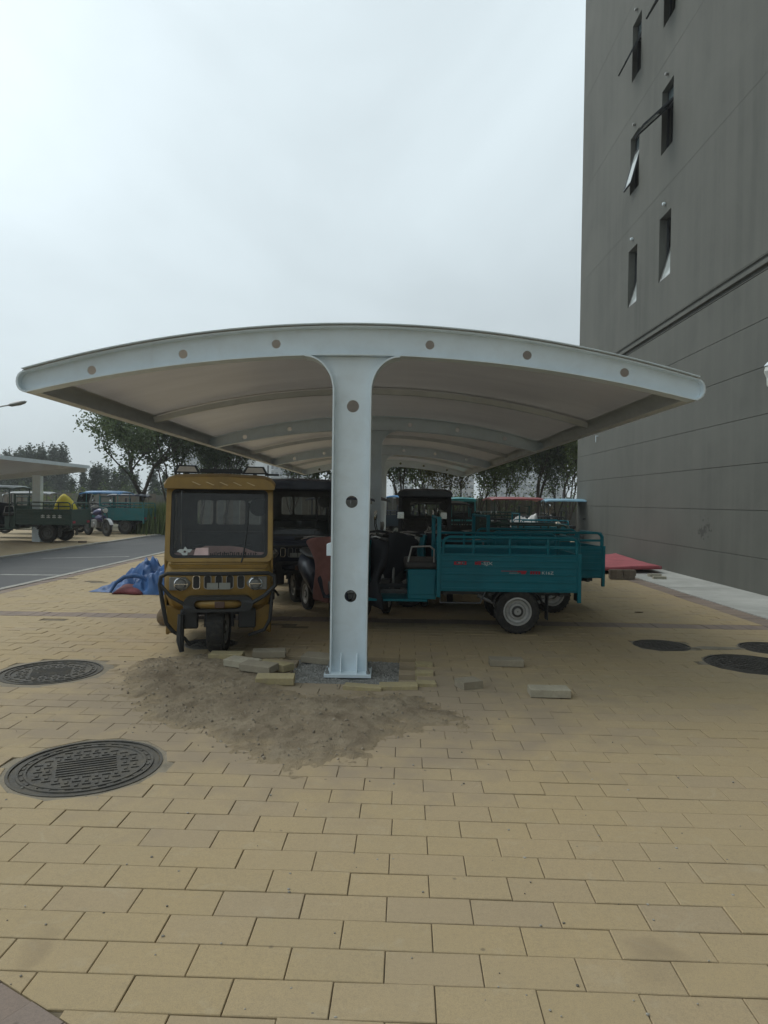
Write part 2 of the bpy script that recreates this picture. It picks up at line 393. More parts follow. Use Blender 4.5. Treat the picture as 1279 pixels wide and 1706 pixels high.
# paving carried on by its material: beyond the built blocks and behind the camera
fb = MB(); fb.add([(-5.98, 17.0, -.004), (4.85, 17.0, -.004), (9.5, 30.0, -.004), (-5.98, 30.0, -.004)], [(0, 1, 2, 3)])
tag(fb.build('paved_yard', FARB, smooth=0), 'yellow paving under the far end of the shelter', 'pavement', kind='structure')
fb = MB(); fb.add([(-5.98, -16, -.004), (4.85, -16, -.004), (4.85, .75, -.004), (-5.98, .75, -.004)], [(0, 1, 2, 3)])
tag(fb.build('paved_forecourt', FARB, smooth=0), 'yellow paving behind the viewpoint', 'pavement', kind='structure')
fb = MB(); fb.add([(-17, 0, -.004), (-9.28, 0, -.004), (-9.28, 30, -.004), (-17, 30, -.004)], [(0, 1, 2, 3)])
tag(fb.build('parking_apron', FARB, smooth=0), 'sandy yellow paving across the road', 'pavement', kind='structure')

def asphalt():
    m, t, b, o = newmat('asphalt'); g = N(t, 'ShaderNodeNewGeometry').outputs['Position']
    n1 = nz_(t, g, .5, 5); n2 = nz_(t, g, 90, 3); mp = N(t, 'ShaderNodeMapping'); mp.inputs['Scale'].default_value = (.5, 2.2, 1); t.links.new(g, mp.inputs[0])
    n3 = nz_(t, mp.outputs[0], 1.1, 6, .65)
    c = mixc(t, ramp(t, n1, 0, 1), (.075, .078, .08), (.095, .097, .096)); c = mixc(t, ramp(t, n2, 0, .5), c, (.05, .05, .052)); c = mixc(t, ramp(t, n3, 0, .5, .56, .74), c, (.19, .185, .17))
    t.links.new(c, b.inputs['Base Color']); b.inputs['Roughness'].default_value = .75; bump(t, b, n2, .4, .004); return m
rd = MB(); rd.add([(-9.16, -16, -.03), (-6.1, -16, -.03), (-6.1, 80, -.03), (-9.16, 80, -.03)], [(0, 1, 2, 3)])
tag(rd.build('road', asphalt(), smooth=0), 'grey asphalt service road left of the shelter', 'road', kind='structure')
KERB = pm('kerb_concrete', (.36, .345, .31), .85, dirt=.5, scale=3, world=True, bs=.3)
for x0, x1, nm in ((-6.1, -5.98, 'pale concrete kerb on the near side of the road'), (-9.28, -9.16, 'pale concrete kerb on the far side of the road')):
    kb = tag(bpy.data.objects.new('kerb', None), nm, 'kerb', kind='structure'); col.objects.link(kb)
    me = MB().box((x0, 0, -.06), (x1, .992, .012)).mesh('kerb_stone', 0); me.materials.append(KERB)
    for y in range(-4, 60): inst('kerb_stone', me, kb, (0, y, rnd.gauss(0, .003)))
PAINT = pm('worn_road_paint', (.42, .42, .39), .8, dirt=.9, dirtc=(.12, .12, .115), scale=6, world=True)
ml = MB()
for (a, b) in (((0, 957), (98, 958)), ((70, 930), (215, 927))):
    p, q = G(*a, -.024), G(*b, -.024); ml.add([(p.x, p.y-.06, -.025), (q.x, q.y-.06, -.025), (q.x, q.y+.06, -.025), (p.x, p.y+.06, -.025)], [(0, 1, 2, 3)])
tag(ml.build('road_marking', PAINT, smooth=0), 'faint worn pale stripes across the asphalt', 'road marking', kind='structure')
# concrete apron along the tower wall
CONC = pm('apron_concrete', (.40, .405, .38), .85, dirt=.4, dirtc=(.27, .26, .23), scale=1.2, world=True, bs=.25, bscale=40)
apr = bpy.data.objects.new('concrete_apron', None); col.objects.link(apr); tag(apr, 'pale concrete apron along the grey tower wall', 'pavement', kind='structure')
me = MB().box((4.85, 0, -.06), (6.1, 2.985, .012)).mesh('slab', 0); me.materials.append(CONC)
for k in range(-4, 8): inst('slab', me, apr, (0, k*3., rnd.gauss(0, .001)))

# manhole covers ------------------------------------------------------------
IRON = pm('manhole_iron', (.085, .08, .07), .7, .2, var=.3, scale=5, dirt=.7, dirtc=(.19, .165, .125), bs=.5, bscale=60)
IRON2 = pm('dark_manhole_iron', (.065, .058, .05), .6, .25, var=.3, scale=7, dirt=.5, dirtc=(.11, .095, .075), bs=.5, bscale=60)
COLLAR = pm('collar_mortar', (.235, .205, .155), .95, var=.25, dirt=.8, dirtc=(.30, .25, .175), scale=9, bs=.6, world=True)
for k, ((x, y), r, lab, cw) in enumerate(MANH):
    e = empty('manhole_cover', (x, y, 0), rnd.uniform(.3, .7), lab, 'manhole', 'manhole covers set in the paving')
    im = IRON if k < 3 else IRON2
    MB().lathe([(r+.018, -.05), (r+cw+.03, -.05), (r+cw+.03, -.006), (r+cw-.01, -.002), (r+.018, -.002)], (0, 0, 0), 'z', 48).build('collar', COLLAR, e)
    MB().lathe([(r+.003, -.05), (r+.018, -.05), (r+.018, .003), (r+.003, .003)], (0, 0, 0), 'z', 48).build('frame', im, e)
    d = MB(); d.cyl((0, 0, -.04), (0, 0, -.004), r-.002, n=48)
    cover = d.build('cover', im, e)
    p = MB()
    for q in (.90, .80): p.lathe([(r*q-.008, -.006), (r*q+.008, -.006), (r*q+.006, .003), (r*q-.006, .003)], (0, 0, 0), 'z', 48)
    st = .048
    for a in range(-9, 10):
        for b in range(-9, 10):
            cx, cy = a*st, b*st
            if math.hypot(cx, cy) > r*.70: continue
            if k < 2 and abs(cx) < .17 and abs(cy) < .12: continue
            if (a+b) % 2: p.box((cx-.02, cy-.008, -.006), (cx+.02, cy+.008, .002))
            else: p.box((cx-.008, cy-.02, -.006), (cx+.008, cy+.02, .002))
    if k < 2:
        for a in range(-3, 4): p.box((-.15, a*.034-.007, -.006), (.15, a*.034+.007, .002))
    for a in range(26):
        th = a*2*math.pi/26; Mx = Matrix.Rotation(th, 4, 'Z'); p.box((r*.83, -.018, -.006), (r*.87, .018, .001), Mx)
    p.build('raised_pattern', im, cover)
# small mortar patch between the right hand covers
q = MB()
cpt = G(1195, 1080); q.prism([(cpt.x+a*.26*(1+.2*math.sin(3*i)), cpt.y+b*.07*(1+.15*math.cos(5*i))) for i, (a, b) in enumerate(circ(0, 0, 1, 14))], [], -.02, .004, 'xy')
tag(q.build('mortar_patch', COLLAR, pavement))

# dug soil heap, gravel pit --------------------------------------------------
def dirtmat():
    m, t, b, o = newmat('dug_soil'); g = N(t, 'ShaderNodeNewGeometry').outputs['Position']
    n1 = nz_(t, g, 2.6, 6, .6, .5); n2 = nz_(t, g, 22, 6, .7); n3 = nz_(t, g, 160, 3, .6)
    c = mixc(t, ramp(t, n1, 0, 1, .35, .65), (.225, .18, .125), (.35, .29, .205)); c = mixc(t, ramp(t, n2, 0, .65, .45, .7), c, (.22, .17, .112))
    c = mixc(t, ramp(t, n3, 0, .35, .5, .75), c, (.37, .32, .25)); sz = N(t, 'ShaderNodeSeparateXYZ'); t.links.new(g, sz.inputs[0]); c = mixc(t, ramp(t, sz.outputs['Z'], .85, 0, .002, .016), c, (.36, .285, .185)); t.links.new(c, b.inputs['Base Color']); b.inputs['Roughness'].default_value = .97; b.inputs['Specular IOR Level'].default_value = .1
    ad = N(t, 'ShaderNodeMath', operation='MULTIPLY_ADD'); t.links.new(n2, ad.inputs[0]); ad.inputs[1].default_value = 2.0; t.links.new(n3, ad.inputs[2]); bump(t, b, ad.outputs[0], .8, .016); return m
DIRT = dirtmat()
pix = [(160,1150),(190,1122),(235,1097),(330,1088),(385,1092),(430,1098),(478,1108),(484,1148),(520,1152),(600,1153),(700,1156),(765,1178),(808,1200),(785,1213),(690,1222),(648,1245),(590,1275),(480,1297),(400,1278),(330,1235),(240,1212),(185,1175)]
dp = [G(*p).xy for p in pix]
def sdist(p):
    ins = False; best = 9; n = len(dp)
    for i in range(n):
        a, b = dp[i], dp[(i+1) % n]; e = b-a; t = max(0, min(1, (p-a).dot(e)/e.length_squared)); best = min(best, (p-a-e*t).length)
        if (a.y > p.y) != (b.y > p.y) and p.x < (b.x-a.x)*(p.y-a.y)/(b.y-a.y)+a.x: ins = not ins
    return best if ins else -best
def grid(x0, x1, y0, y1, st, fz):
    nx, ny = int((x1-x0)/st), int((y1-y0)/st); zs = [[fz(x0+i*st, y0+j*st) for i in range(nx+1)] for j in range(ny+1)]
    mb = MB(); idx = {}
    def vid(i, j):
        if (i, j) not in idx: idx[(i, j)] = len(mb.v); mb.v.append(Vector((x0+i*st, y0+j*st, zs[j][i])))
        return idx[(i, j)]
    return nx, ny, zs, mb, vid
def fbm(x, y, z, o=4): return noise.fractal((x, y, z), 1.0, 2.0, o)
def dz_(x, y):
    d = sdist(Vector((x, y)))+.16*fbm(x*2.3, y*2.3, 1.7)
    if d < -.1: return -.03
    s = max(0, min(1, (d+.02)/.42)); s = s*s*(3-2*s)
    z = -.006+.010*min(1, max(0, (d+.04)/.3))+.029*s*(.55+.6*fbm(x*2.1, y*2.1, 4))+.014*fbm(x*9, y*9, 2)*min(1, s*3+.25)+.006*fbm(x*34, y*34, 6, 3)
    ridge = abs(noise.noise((x*1.8+y*.8, y*3.6, 5))); z += .014*(1-min(1, ridge*7))*s
    if PIT[0]-.03 < x < PIT[1] and y > PIT[2]-.04: z -= .08
    return z
nx, ny, zs, mb, vid = grid(-2.75, 1.1, 3.55, 6.75, .018, dz_)
for j in range(ny):
    for i in range(nx):
        if max(zs[j][i], zs[j][i+1], zs[j+1][i], zs[j+1][i+1]) > -.012: mb.f.append((vid(i, j), vid(i+1, j), vid(i+1, j+1), vid(i, j+1)))
heap = tag(mb.build('soil_heap', DIRT, smooth=60), 'low heap of dug brown soil spread before the white post', 'soil', kind='stuff')
stone_me = []
for s in range(6):
    r2 = random.Random(s); bm = bmesh.new(); bmesh.ops.create_icosphere(bm, subdivisions=1, radius=1)
    for v in bm.verts: v.co *= r2.uniform(.7, 1.2); v.co.z *= .7
    stone_me.append(([v.co.copy() for v in bm.verts], [tuple(v.index for v in f.verts) for f in bm.faces])); bm.free()
def stones(n, pos, smin, smax, seed):
    r2 = random.Random(seed); mb = MB()
    for _ in range(n):
        p = pos(r2)
        if p is None: continue
        vs, fs = r2.choice(stone_me); s = smin*(smax/smin)**(r2.random()**1.8)
        mb.add(vs, fs, Matrix.Translation(p) @ Euler((r2.uniform(0, 6), r2.uniform(0, 6), r2.uniform(0, 6))).to_matrix().to_4x4() @ Matrix.Scale(s, 4))
    return mb
def stonemat(name, a, b_):
    m, t, b, o = newmat(name); g = N(t, 'ShaderNodeNewGeometry')
    c = mixc(t, g.outputs['Random Per Island'], a, b_); n = nz_(t, g.outputs['Position'], 60, 4); c = mixc(t, ramp(t, n, 0, .4), c, (.3, .28, .24)); t.links.new(c, b.inputs['Base Color']); b.inputs['Roughness'].default_value = .95; return m
def clodpos(r):
    x, y = r.uniform(-2.6, 1.0), r.uniform(3.7, 6.6); d = sdist(Vector((x, y)))
    if d < -.15 or r.random() > (1 if d > 0 else .18): return None
    return Vector((x, y, max(dz_(x, y), -.004)+.002))
tag(stones(2400, clodpos, .003, .014, 3).build('soil_clods', stonemat('clods', (.19, .15, .105), (.34, .285, .21)), None, smooth=0), 'loose clods and crumbs scattered over the soil heap', 'soil', kind='stuff')
gp = MB(); gz = lambda x, y: -.036-.022*max(0, min(1, (x-.02)/.12))+.012*fbm(x*4, y*4, 0)+.006*fbm(x*30, y*30, 3, 3)
nx, ny, zs, mb, vid = grid(PIT[0]-.3, PIT[1]+.3, PIT[2]-.12, PIT[3]+.12, .02, gz)
for j in range(ny):
    for i in range(nx): mb.f.append((vid(i, j), vid(i+1, j), vid(i+1, j+1), vid(i, j+1)))
GRAV = stonemat('pit_grit', (.20, .195, .18), (.36, .355, .33))
pitbed = mb
tag(pitbed.build('gravel_bed', pm('grit_bed', (.24, .235, .215), .95, var=.35, scale=9, dirt=.5, dirtc=(.13, .12, .1), world=True, bs=.9, bscale=120), smooth=60), 'grey grit bed in the opened paving around the post foot', 'gravel', kind='stuff')
def gravpos(r):
    x, y = r.uniform(PIT[0]-.1, PIT[1]+.08), r.uniform(PIT[2]-.05, PIT[3]+.05)
    if -.52 < x < -.16 and 5.68 < y < 5.98: return None
    return Vector((x, y, gz(x, y)+.002))
tag(stones(4200, gravpos, .003, .012, 5).build('gravel', GRAV, None, smooth=0), 'grey gravel filling the square hole at the post foot', 'gravel', kind='stuff')
# loose pavers lying about
def lpm(name, c): return pm(name, c, .9, var=.15, scale=9, dirt=.55, dirtc=(.25, .21, .16), bs=.35, bscale=70)
LB = [lpm('loose_paver', (.40, .33, .18)), lpm('loose_paver_pale', (.40, .36, .27)), lpm('loose_paver_grey', (.30, .26, .19))]
lme = []
for m in LB:
    b_ = MB().box((-.15, -.075, 0), (.15, .075, .06)); me = b_.mesh('loose_brick', 0); me.materials.append(m); lme.append(me)
hme = MB().box((-.085, -.075, 0), (.085, .075, .06)).mesh('half_brick', 0); hme.materials.append(LB[2])
hme2 = MB().box((-.075, -.06, 0), (.075, .06, .06)).mesh('half_brick', 0); hme2.materials.append(LB[0])
GRP = 'loose paving bricks lying around the dig'
for (x, y), a, z, rx, mi, lab in [
    ((374, 1102), 2, 0.0, .0, 0, 'yellow paving brick lying just under the golden front wheel'),
    ((401, 1118), -24, .022, .04, 1, 'pale brick, left one of the touching pair on the soil heap'),
    ((428, 1126), -22, .024, .05, 2, 'grey sided brick, right one of the touching pair on the soil'),
    ((455, 1119), -28, .0, -.06, 0, 'tilted yellow brick between the touching pair and the gravel pit'),
    ((446, 1097), 8, .0, .02, 2, 'dusty brick at the rear left edge of the gravel pit'),
    ((456, 1143), 4, .0, .03, 0, 'yellow brick half sunk in soil at the pit corner nearest camera'),
    ((530, 1102), -20, -.02, .12, 2, 'dusty brick tipped into the gravel pit just left of the post'),
    ((845, 1112), -2, .0, 0, 2, 'loose brick farthest back on the clear paving right of the pit'),
    ((918, 1164), -1, .0, 0, 1, 'loose brick with pale mortared top, rightmost on the clear paving')]:
    p = G(x, y); o = inst('loose_brick', lme[mi], None, (p.x, p.y+.075, z+.004), (rx, 0, R_(a))); tag(o, lab, 'brick', GRP)
    bv = o.modifiers.new('bevel', 'BEVEL'); bv.width = .004; bv.segments = 1
for x, y, a, lab in ((706, 1112, 3, 'rear one of three proud half bricks at the right edge of the pit'), (707, 1127, -2, 'middle one of three proud half bricks at the right edge of the pit'), (710, 1145, 4, 'front one of three proud half bricks at the right edge of the pit')):
    p = G(x, y); o = inst('half_brick', hme2, None, (p.x, p.y+.06, -.034), (0, R_(a*.6), R_(a))); tag(o, lab, 'brick', GRP)
p = G(782, 1149); o = inst('half_brick', hme, None, (p.x, p.y+.06, .004), (0, 0, R_(24))); tag(o, 'broken half brick turned askew on the paving right of the pit', 'brick', GRP)
for k, (x, lab) in enumerate(((604, 'second edging brick set in front of the gravel pit'), (664, 'right hand edging brick at the front corner of the pit'))):
    p = G(x, 1149); o = inst('loose_brick', lme[0], None, (p.x, p.y+.05+k*.012, -.04+.008*k), (R_(-5+3*k), R_(2-3*k), R_(-5+6*k))); tag(o, lab, 'brick', GRP); bv = o.modifiers.new('bevel', 'BEVEL'); bv.width = .004; bv.segments = 1
# small litter on the paving
r2 = random.Random(21); lit = MB()
for _ in range(150):
    p = G(r2.uniform(0, 1279), 1060+640*r2.random()**1.4)
    if PIT[0] < p.x < PIT[1] and PIT[2] < p.y < PIT[3]: continue
    vs, fs = r2.choice(stone_me); lit.add(vs, fs, Matrix.Translation((p.x, p.y, .002)) @ Matrix.Scale(r2.uniform(.0025, .007), 4))
tag(lit.build('grit_specks', stonemat('specks', (.08, .07, .05), (.45, .43, .38)), smooth=0), 'scattered specks of grit on the yellow paving', 'grit', kind='stuff')
#@@BUILDINGS
# ================================================================== shelter
def ztop(x): return 2.914-.051*(x+.29)**2
def zbot(x): return 2.692-.0435*(x+.29)**2
XA, XB = -3.10, 2.53
NX = 36
def endcap(xe, sgn):
    zt, zb = ztop(xe), zbot(xe); zc, r = (zt+zb)/2, (zt-zb)/2
    return [(xe+sgn*r*.85*math.cos(R_(a)), zc+r*math.sin(R_(a))) for a in range(80, -81, -20)]
def lin(a, b, n): return [a+(b-a)*i/n for i in range(n+1)]
TOPC = [(x, ztop(x)) for x in lin(XA, XB, NX)]
BOTC = [(x, zbot(x)) for x in lin(XB, XA, NX)]
RC = endcap(XB, 1); LC = [(x, z) for x, z in reversed(endcap(XA, -1))]
OUTL = TOPC+RC+BOTC+LC
# polycarbonate sheet: lets the sky through, tinted
def polymat():
    m = bpy.data.materials.new('bronze_polycarbonate'); m.use_nodes = True; t = m.node_tree; t.nodes.clear()
    o = N(t, 'ShaderNodeOutputMaterial'); d = N(t, 'ShaderNodeBsdfDiffuse'); tr = N(t, 'ShaderNodeBsdfTranslucent'); mx = N(t, 'ShaderNodeMixShader'); mx.inputs[0].default_value = .6
    g = N(t, 'ShaderNodeNewGeometry').outputs['Position']; mp = N(t, 'ShaderNodeMapping'); mp.inputs['Scale'].default_value = (.6, 3, 1); t.links.new(g, mp.inputs[0])
    n = nz_(t, mp.outputs[0], 1.3, 6, .6)
    c1 = mixc(t, ramp(t, n, 0, 1), (.43, .41, .385), (.49, .465, .435)); t.links.new(c1, d.inputs[0])
    c2 = mixc(t, ramp(t, n, 0, 1), (.64, .60, .565), (.74, .70, .66)); t.links.new(c2, tr.inputs[0])
    gl = N(t, 'ShaderNodeBsdfGlossy', i_Roughness=.35); fr = N(t, 'ShaderNodeFresnel', i_IOR=1.35); m2 = N(t, 'ShaderNodeMixShader')
    t.links.new(d.outputs[0], mx.inputs[1]); t.links.new(tr.outputs[0], mx.inputs[2]); t.links.new(fr.outputs[0], m2.inputs[0]); t.links.new(mx.outputs[0], m2.inputs[1]); t.links.new(gl.outputs[0], m2.inputs[2]); t.links.new(m2.outputs[0], o.inputs[0]); return m
POLY = polymat()
UNDER = pm('grey_painted_steel', (.56, .58, .57), .45, var=.06, scale=2, dirt=.15)
sh = empty('carport', (0, 0, 0), 0, 'white steel carport with arched translucent roof on central posts', 'carport')
FR = [5.83, 11.93, 18.03, 24.3]
HOLES = [(-2.569, 2.538), (-1.789, 2.684), (-.996, 2.778), (.309, 2.784), (1.133, 2.707), (1.957, 2.57)]
bw = MB(); bw.prism(OUTL, [circ(x, z, .038, 24) for x, z in HOLES], -.005, .005)
bw.ribbon(TOPC[::-1], -.07, .07, -.012); bw.ribbon(BOTC[::-1], -.07, .07, -.012)
bw.ribbon([TOPC[-1]]+RC+[BOTC[0]], -.07, .07, .012); bw.ribbon([TOPC[0]]+LC[::-1]+[BOTC[-1]], -.07, .07, -.012)
beam_me = bw.mesh('beam', 40); beam_me.materials.append(WHITE)
# post: web with flared head, holes, flanges that sweep into the beam
PX0, PX1 = -.490, -.193; QX0, QX1 = -.488, -.203
def fillet(side):
    p = []
    for i in range(11):
        a = R_(9*i)
        if side < 0: p.append((PX0-.25+.25*math.cos(a), 2.375+.30*math.sin(a)))
        else: p.append((PX1+.25-.25*math.cos(a), 2.375+.30*math.sin(a)))
    return p
FL, FRR = fillet(-1), fillet(1)
wp = [(QX0, 0.002), (QX1, 0.002)]+FRR+FL[::-1]
pw = MB(); pw.prism(wp, [circ(-.337, z, .052, 28) for z in (2.258, 1.446, .641)], -.006, .006)
lp = [(QX0, .002), (QX0, .8), (PX0, 1.6)]+FL; rp = [(QX1, .002), (QX1, .8), (PX1, 1.6)]+FRR
pw.ribbon(lp, -.085, .085, .014); pw.ribbon(rp, -.085, .085, -.014)
post_me = pw.mesh('post', 40); post_me.materials.append(WHITE)
bp = MB().box((-.545, -.15, -.022), (-.15, .15, .002)); bp_me = bp.mesh('base_plate', 0); bp_me.materials.append(WHITE)
stf = MB().prism([(-.006, 0), (.006, 0), (.006, .11), (-.006, .11)], [], -.002, .002)
stf = MB(); stf.add([(-.005, -.006, 0), (.005, -.006, 0), (.005, -.006, .15), (-.005, -.006, .15), (-.005, -.10, 0), (.005, -.10, 0), (.005, -.045, .13), (-.005, -.045, .13)], [(0, 3, 2, 1), (4, 5, 6, 7), (0, 1, 5, 4), (1, 2, 6, 5), (2, 3, 7, 6), (3, 0, 4, 7)])
stf_me = stf.mesh('stiffener', 0); stf_me.materials.append(WHITE)
blt = MB().cyl((0, 0, 0), (0, 0, .022), .017, n=6).cyl((0, 0, .02), (0, 0, .05), .009, n=8); blt_me = blt.mesh('bolt', 0); blt_me.materials.append(STEEL)
for y in FR:
    inst('beam', beam_me, sh, (0, y, 0)); po = inst('post', post_me, sh, (0, y, 0)); inst('base_plate', bp_me, sh, (0, y, 0))
    for x in (-.41, -.275): inst('stiffener', stf_me, po, (x, 0, .003)); inst('stiffener', stf_me, po, (x, 0, .003), (0, 0, math.pi))
    for x in (-.52, -.175):
        for dy in (-.11, .11): inst('bolt', blt_me, po, (x, dy, .002))
for i in range(len(FR)-1):
    y = (FR[i]+FR[i+1])/2
    r = MB(); r.ribbon([(x, ztop(x)-.012) for x in lin(XA, XB, NX)], y-.03, y+.03, -.07); r.build('arch_purlin', UNDER, sh)
# edge gutters follow the rounded beam ends along the length
for sgn, cap, xe in ((-1, LC, XA), (1, RC, XB)):
    g = MB(); zc = (ztop(xe)+zbot(xe))/2
    pth = [(x+sgn*.016, z+(z-zc)*.05) for x, z in (endcap(xe, sgn))]
    pth = [(pth[0][0]-sgn*.05, pth[0][1]+.008)]+pth+[(pth[-1][0]-sgn*.03, pth[-1][1]-.004), (pth[-1][0]-sgn*.075, pth[-1][1]+.012)]
    g.ribbon(pth, FR[0]-.06, FR[-1]+.07, .006*sgn); g.build('edge_gutter', UNDER, sh)
# roof sheets, one per half bay, lapped over the purlins
ys = [FR[0]-.075]+[v for i in range(3) for v in ((FR[i]+FR[i+1])/2, FR[i+1])]; ys[-1] += .075
for i in range(len(ys)-1):
    r = MB(); r.ribbon([(x, ztop(x)+.013) for x in lin(XA-.03, XB+.03, NX)], ys[i]+.006, ys[i+1]-.006, .006); r.build('roof_sheet', POLY, sh)
for i in range(len(ys)):
    r = MB(); r.ribbon([(x, ztop(x)+.021) for x in lin(XA-.02, XB+.02, NX)], ys[i]-.03, ys[i]+.03, .006); r.build('batten', WHITE, sh)
# small white socket box on the left flange of the first post
sb = MB().prism([(-.545, .985), (-.506, .985), (-.506, 1.10), (-.545, 1.085)], [], 5.80, 5.86)
sbo = tag(sb.build('socket_box', WHITE, None, bevel=.004), 'small white socket box fixed to the side of the front post', 'box')

# second shelter across the road, seen from its open side
s2 = empty('carport', (0, 0, 0), 0, 'grey carport with tilted flat roof across the road', 'carport')
z2 = lambda x: 2.42+(x+9.75)*.115
prof = [(x, z2(x)-.02*(x+9.75)**2*.0) for x in lin(-14.2, -9.75, 10)]
for y in (8.0, 14.9, 21.75):
    b = MB(); b.ribbon(prof, y-.06, y+.06, -.16); b.build('beam', UNDER, s2)
    b = MB(); b.box((-11.43, y-.09, -.02), (-11.17, y+.09, z2(-11.3)-.12)); b.build('post', WHITE, s2)
for ya, yb in ((7.9, 14.88), (14.92, 21.9)):
    r = MB(); r.ribbon([(x, z+.012) for x, z in prof], ya, yb, .006); r.build('roof_sheet', POLY, s2)
r = MB(); r.box((-9.77, 7.9, 2.36), (-9.70, 21.9, 2.46)); r.build('edge_gutter', WHITE, s2)

# ================================================================== grey tower block on the right
WX, WY1 = 6.05, 22.4
def wallmat():
    m, t, b, o = newmat('grey_stucco'); g = N(t, 'ShaderNodeNewGeometry').outputs['Position']
    n1 = nz_(t, g, .45, 7, .62, .4); n2 = nz_(t, g, 55, 4, .6)
    mp = N(t, 'ShaderNodeMapping'); mp.inputs['Scale'].default_value = (1, 2.2, .12); t.links.new(g, mp.inputs[0]); n3 = nz_(t, mp.outputs[0], 1.6, 6, .6)
    c = mixc(t, ramp(t, n1, 0, 1), (.092, .096, .084), (.142, .145, .127)); c = mixc(t, ramp(t, n3, 0, .6, .42, .72), c, (.150, .149, .132)); c = mixc(t, ramp(t, n2, 0, .3), c, (.10, .102, .09))
    # scuffed repair near the ground
    s = N(t, 'ShaderNodeVectorMath', operation='SUBTRACT'); s.inputs[1].default_value = (WX, 13.27, .99); t.links.new(g, s.inputs[0])
    s2_ = N(t, 'ShaderNodeVectorMath', operation='MULTIPLY'); s2_.inputs[1].default_value = (0, 3.2, 4.6); t.links.new(s.outputs[0], s2_.inputs[0])
    ln = N(t, 'ShaderNodeVectorMath', operation='LENGTH'); t.links.new(s2_.outputs[0], ln.inputs[0])
    a = N(t, 'ShaderNodeMath', operation='ADD'); t.links.new(ln.outputs['Value'], a.inputs[0]); t.links.new(ramp(t, nz_(t, g, 11, 4), -1.1, 1.1, .3, .7), a.inputs[1])
    c = mixc(t, ramp(t, a.outputs[0], .6, 0, .1, .45), c, (.035, .035, .032))
    t.links.new(c, b.inputs['Base Color']); b.inputs['Roughness'].default_value = .8; b.inputs['Specular IOR Level'].default_value = .35; bump(t, b, n2, .35, .004); return m
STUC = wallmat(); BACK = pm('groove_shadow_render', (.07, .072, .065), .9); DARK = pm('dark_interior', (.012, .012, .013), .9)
FRAMEM = pm('dark_window_frame', (.045, .05, .055), .45, .3); PANEM = pm('window_glass', (.10, .13, .14), .06, .0, var=.1, spec=1.0)
PANEL = pm('sky_reflection_glass', (.45, .49, .48), .12, .0, var=.12, spec=.9)  # sky reflection on tipped sashes painted in as a pale base colour
tw = empty('tower_block', (WX, 10, 0), 0, 'tall dark grey stucco block with narrow windows on the right', 'building'); twi = Matrix.Translation((-WX, -10, 0))
def T(mb): mb.v = [twi @ v for v in mb.v]; return mb
Y0 = -14.
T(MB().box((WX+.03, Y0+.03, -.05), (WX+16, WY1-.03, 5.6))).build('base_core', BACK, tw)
zj = [.0, .60, 1.38, 2.16, 2.95, 3.73, 4.51, 5.30]
for a, b in zip(zj[:-1], zj[1:]):
    T(MB().box((WX, Y0, a+.004 if a else -.05), (WX+.12, WY1, b-.004))).build('wall_course', STUC, tw, bevel=.003)
c = MB()   # moulded string course
c.prism([(WX-.0, 5.31), (WX+.2, 5.31), (WX+.2, 5.58), (WX+.0, 5.58), (WX+.0, 5.56), (WX+.06, 5.53), (WX+.06, 5.49), (WX-.03, 5.475), (WX-.03, 5.40), (WX+.05, 5.385), (WX+.05, 5.345), (WX, 5.325)], [], Y0-.0, WY1, 'xz')
T(c).build('string_course', STUC, tw, bevel=.006)
WINS = []
for fl in range(6):
    z = 6.53+2.885*fl
    WINS += [(17.25, 17.88, z, z+1.44, 0, fl), (15.18, 15.83, z, z+1.44, 1, fl)]
T(MB().prism([(Y0, 5.585), (WY1, 5.585), (WY1, 27), (Y0, 27)], [[(a, c_), (b, c_), (b, d), (a, d)] for a, b, c_, d, _, _ in WINS], WX, WX+.22, 'yz')).build('upper_wall', STUC, tw, smooth=0)
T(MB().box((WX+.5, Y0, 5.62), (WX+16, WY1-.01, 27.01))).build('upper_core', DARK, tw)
T(MB().box((WX+.22, WY1-.25, 5.62), (WX+.5, WY1-.005, 27))).build('corner_return', STUC, tw)
T(MB().box((WX-.12, Y0-.1, 27.02), (WX+16, WY1+.1, 27.4))).build('parapet', STUC, tw)
for z in (8.55, 11.44, 14.33, 17.2):   # faint render joints at each floor, cut as shallow proud lines
    T(MB().box((WX-.002, Y0, z), (WX+.01, WY1, z+.010))).build('render_joint', pm('render_joint_line', (.088, .092, .08), .85), tw)
